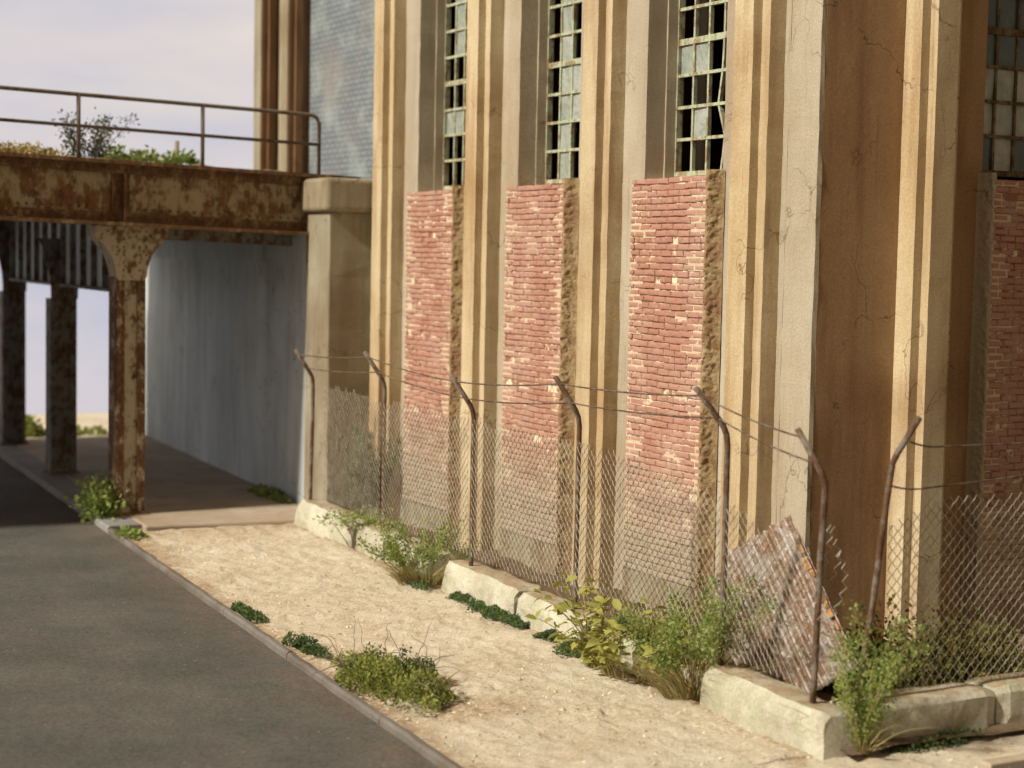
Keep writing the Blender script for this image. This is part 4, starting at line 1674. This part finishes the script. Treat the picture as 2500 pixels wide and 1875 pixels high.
weed('straw_weed', 'bushy green weed with straw coloured stalks before the third fence post', (-1.78, 5.0, 0.0), 0.86, 0.66, 24, 30, 0.032, 'weed', 13, start=0.52, blades=300)
clump('straw_weed_moss', 'dark moss tuft under the straw stalked weed', 'moss', (-1.92, 4.75, 0.0), (0.18, 0.62, 0.10), 800, 0.04, 'moss', 14)
weed('feathery_weed', 'tall feathery weed with long straw stems in the wall gap before the tin sheet', (-1.88, -0.96, 0.0), 1.18, 0.62, 30, 44, 0.031, 'weed', 15, start=0.5, blades=260)
weed('corner_weed', 'bright feathery weed climbing at the near corner of the low wall', (-1.74, -3.16, 0.0), 1.26, 0.22, 14, 36, 0.027, 'weed', 16, start=0.12, blades=30)
weed('yard_weed', 'dark green weed standing behind the fence in the nook beside the capped pier', (-0.45, 9.75, 0.05), 1.35, 0.30, 14, 40, 0.045, 'moss', 17, start=0.2)
clump('corner_foot_moss', 'low green moss along the foot of the side leg of the wall', 'moss', (-0.86, -3.24, 0.0), (0.78, 0.13, 0.09), 1200, 0.04, 'moss', 18)
clump('yard_scrub', 'olive green scrub heaped behind the wire mesh against the side front of the works', 'scrub', (0.45, -1.75, 0.05), (1.35, 0.55, 0.92), 9000, 0.055, 'olive', 19, lobes=14)
clump('yard_scrub_low', 'dim olive tuft between the tin sheet and the corner pier', 'scrub', (-0.65, -1.45, 0.05), (0.35, 0.35, 0.85), 1600, 0.05, 'olive', 20)
# broad leaved plant: each leaf a piece
bp = thing('broad_leaf_plant', 'sprawling plant with broad yellow green leaves in the gap of the low wall', 'plant', (-1.98, 0.12, 0.0))
r = random.Random(44)
lm = []
for k in range(3):
    me = bpy.data.meshes.new('leaf')
    c_ = 0.12 + 0.08 * k
    me.from_pydata([(0, 0, 0), (0.30, 0.30, 0.05), (0.68, 0.28, 0.02), (1, 0, -c_), (0.68, -0.28, 0.02), (0.30, -0.30, 0.05), (0.35, 0, -0.03), (0.7, 0, -0.06)], [],
                   [(0, 1, 6), (1, 2, 7, 6), (2, 3, 7), (3, 4, 7), (4, 5, 6, 7), (5, 0, 6)])
    me.materials.append(M['broad'])
    for p in me.polygons:
        p.use_smooth = True
    lm.append(me)
bs = MB()
for sidx in range(44):
    a = r.uniform(0, 2 * PI)
    p = Vector((-2.08 + 0.16 * math.cos(a), 0.02 + 0.36 * math.sin(a), 0.0))
    d = Vector((math.cos(a) * 0.45, math.sin(a) * 0.65, 1)).normalized()
    hh = r.uniform(0.25, 1.10)
    pts = [p.copy()]
    for i in range(8):
        d = (d + Vector((r.uniform(-0.18, 0.18), r.uniform(-0.22, 0.22), r.uniform(-0.12, 0.02)))).normalized()
        p = p + d * hh / 8
        pts.append(p.copy())
        if i >= 1:
            for _ in range(r.choice((1, 1, 2))):
                o = bpy.data.objects.new('leaf', lm[r.randrange(3)])
                COL.objects.link(o)
                o.parent = bp
                o.matrix_parent_inverse = Matrix.Translation(-Vector(bp.location))
                o.location = p + Vector((r.uniform(-0.02, 0.02), r.uniform(-0.02, 0.02), r.uniform(-0.01, 0.02)))
                o.rotation_euler = (r.uniform(-0.8, 0.8), r.uniform(-0.7, 0.5), r.uniform(0, 2 * PI))
                s = r.uniform(0.10, 0.185)
                o.scale = (s, s * r.uniform(0.7, 1.0), s)
    bs.tube(pts, [0.008 * (1 - 0.08 * i) for i in range(9)], 4, False)
bs.build('stems', 'stem', bp)
# on the bridge deck
weed('deck_shrub', 'dark straggly shrub growing behind the second railing post on the bridge deck', (-4.15, 11.75, 5.3), 0.88, 0.50, 18, 9, 0.046, 'deckplant', 50, start=0.2, stem='twig')
clump('deck_clump', 'bright green clump on the bridge deck below the pale marker post', 'weed', (-3.1, 12.2, 5.36), (0.72, 0.5, 0.30), 700, 0.09, 'weed', 51)
weed('deck_grass', 'golden dry grass on the bridge deck, left of the dark shrub', (-5.3, 12.0, 5.33), 0.36, 1.6, 60, 8, 0.05, 'gold', 52, start=0.4, stem='straw', cat='grass tuft')
# beyond the bridge
GF = 'scrub at the far end of the road'
clump('roadside_scrub', 'blurred olive green scrub seen between the two dark rear columns', 'scrub', (-2.75, 23.2, 0.02), (0.85, 0.6, 0.62), 2600, 0.11, 'bush', 60, GF)
clump('roadside_scrub', 'low blurred scrub just right of the nearer dark column', 'scrub', (-1.35, 23.1, 0.02), (0.62, 0.5, 0.26), 1000, 0.10, 'bush', 61, GF)
for (t_, gb, gm) in grass.values():
    gb.build('grass_blades', gm, t_)
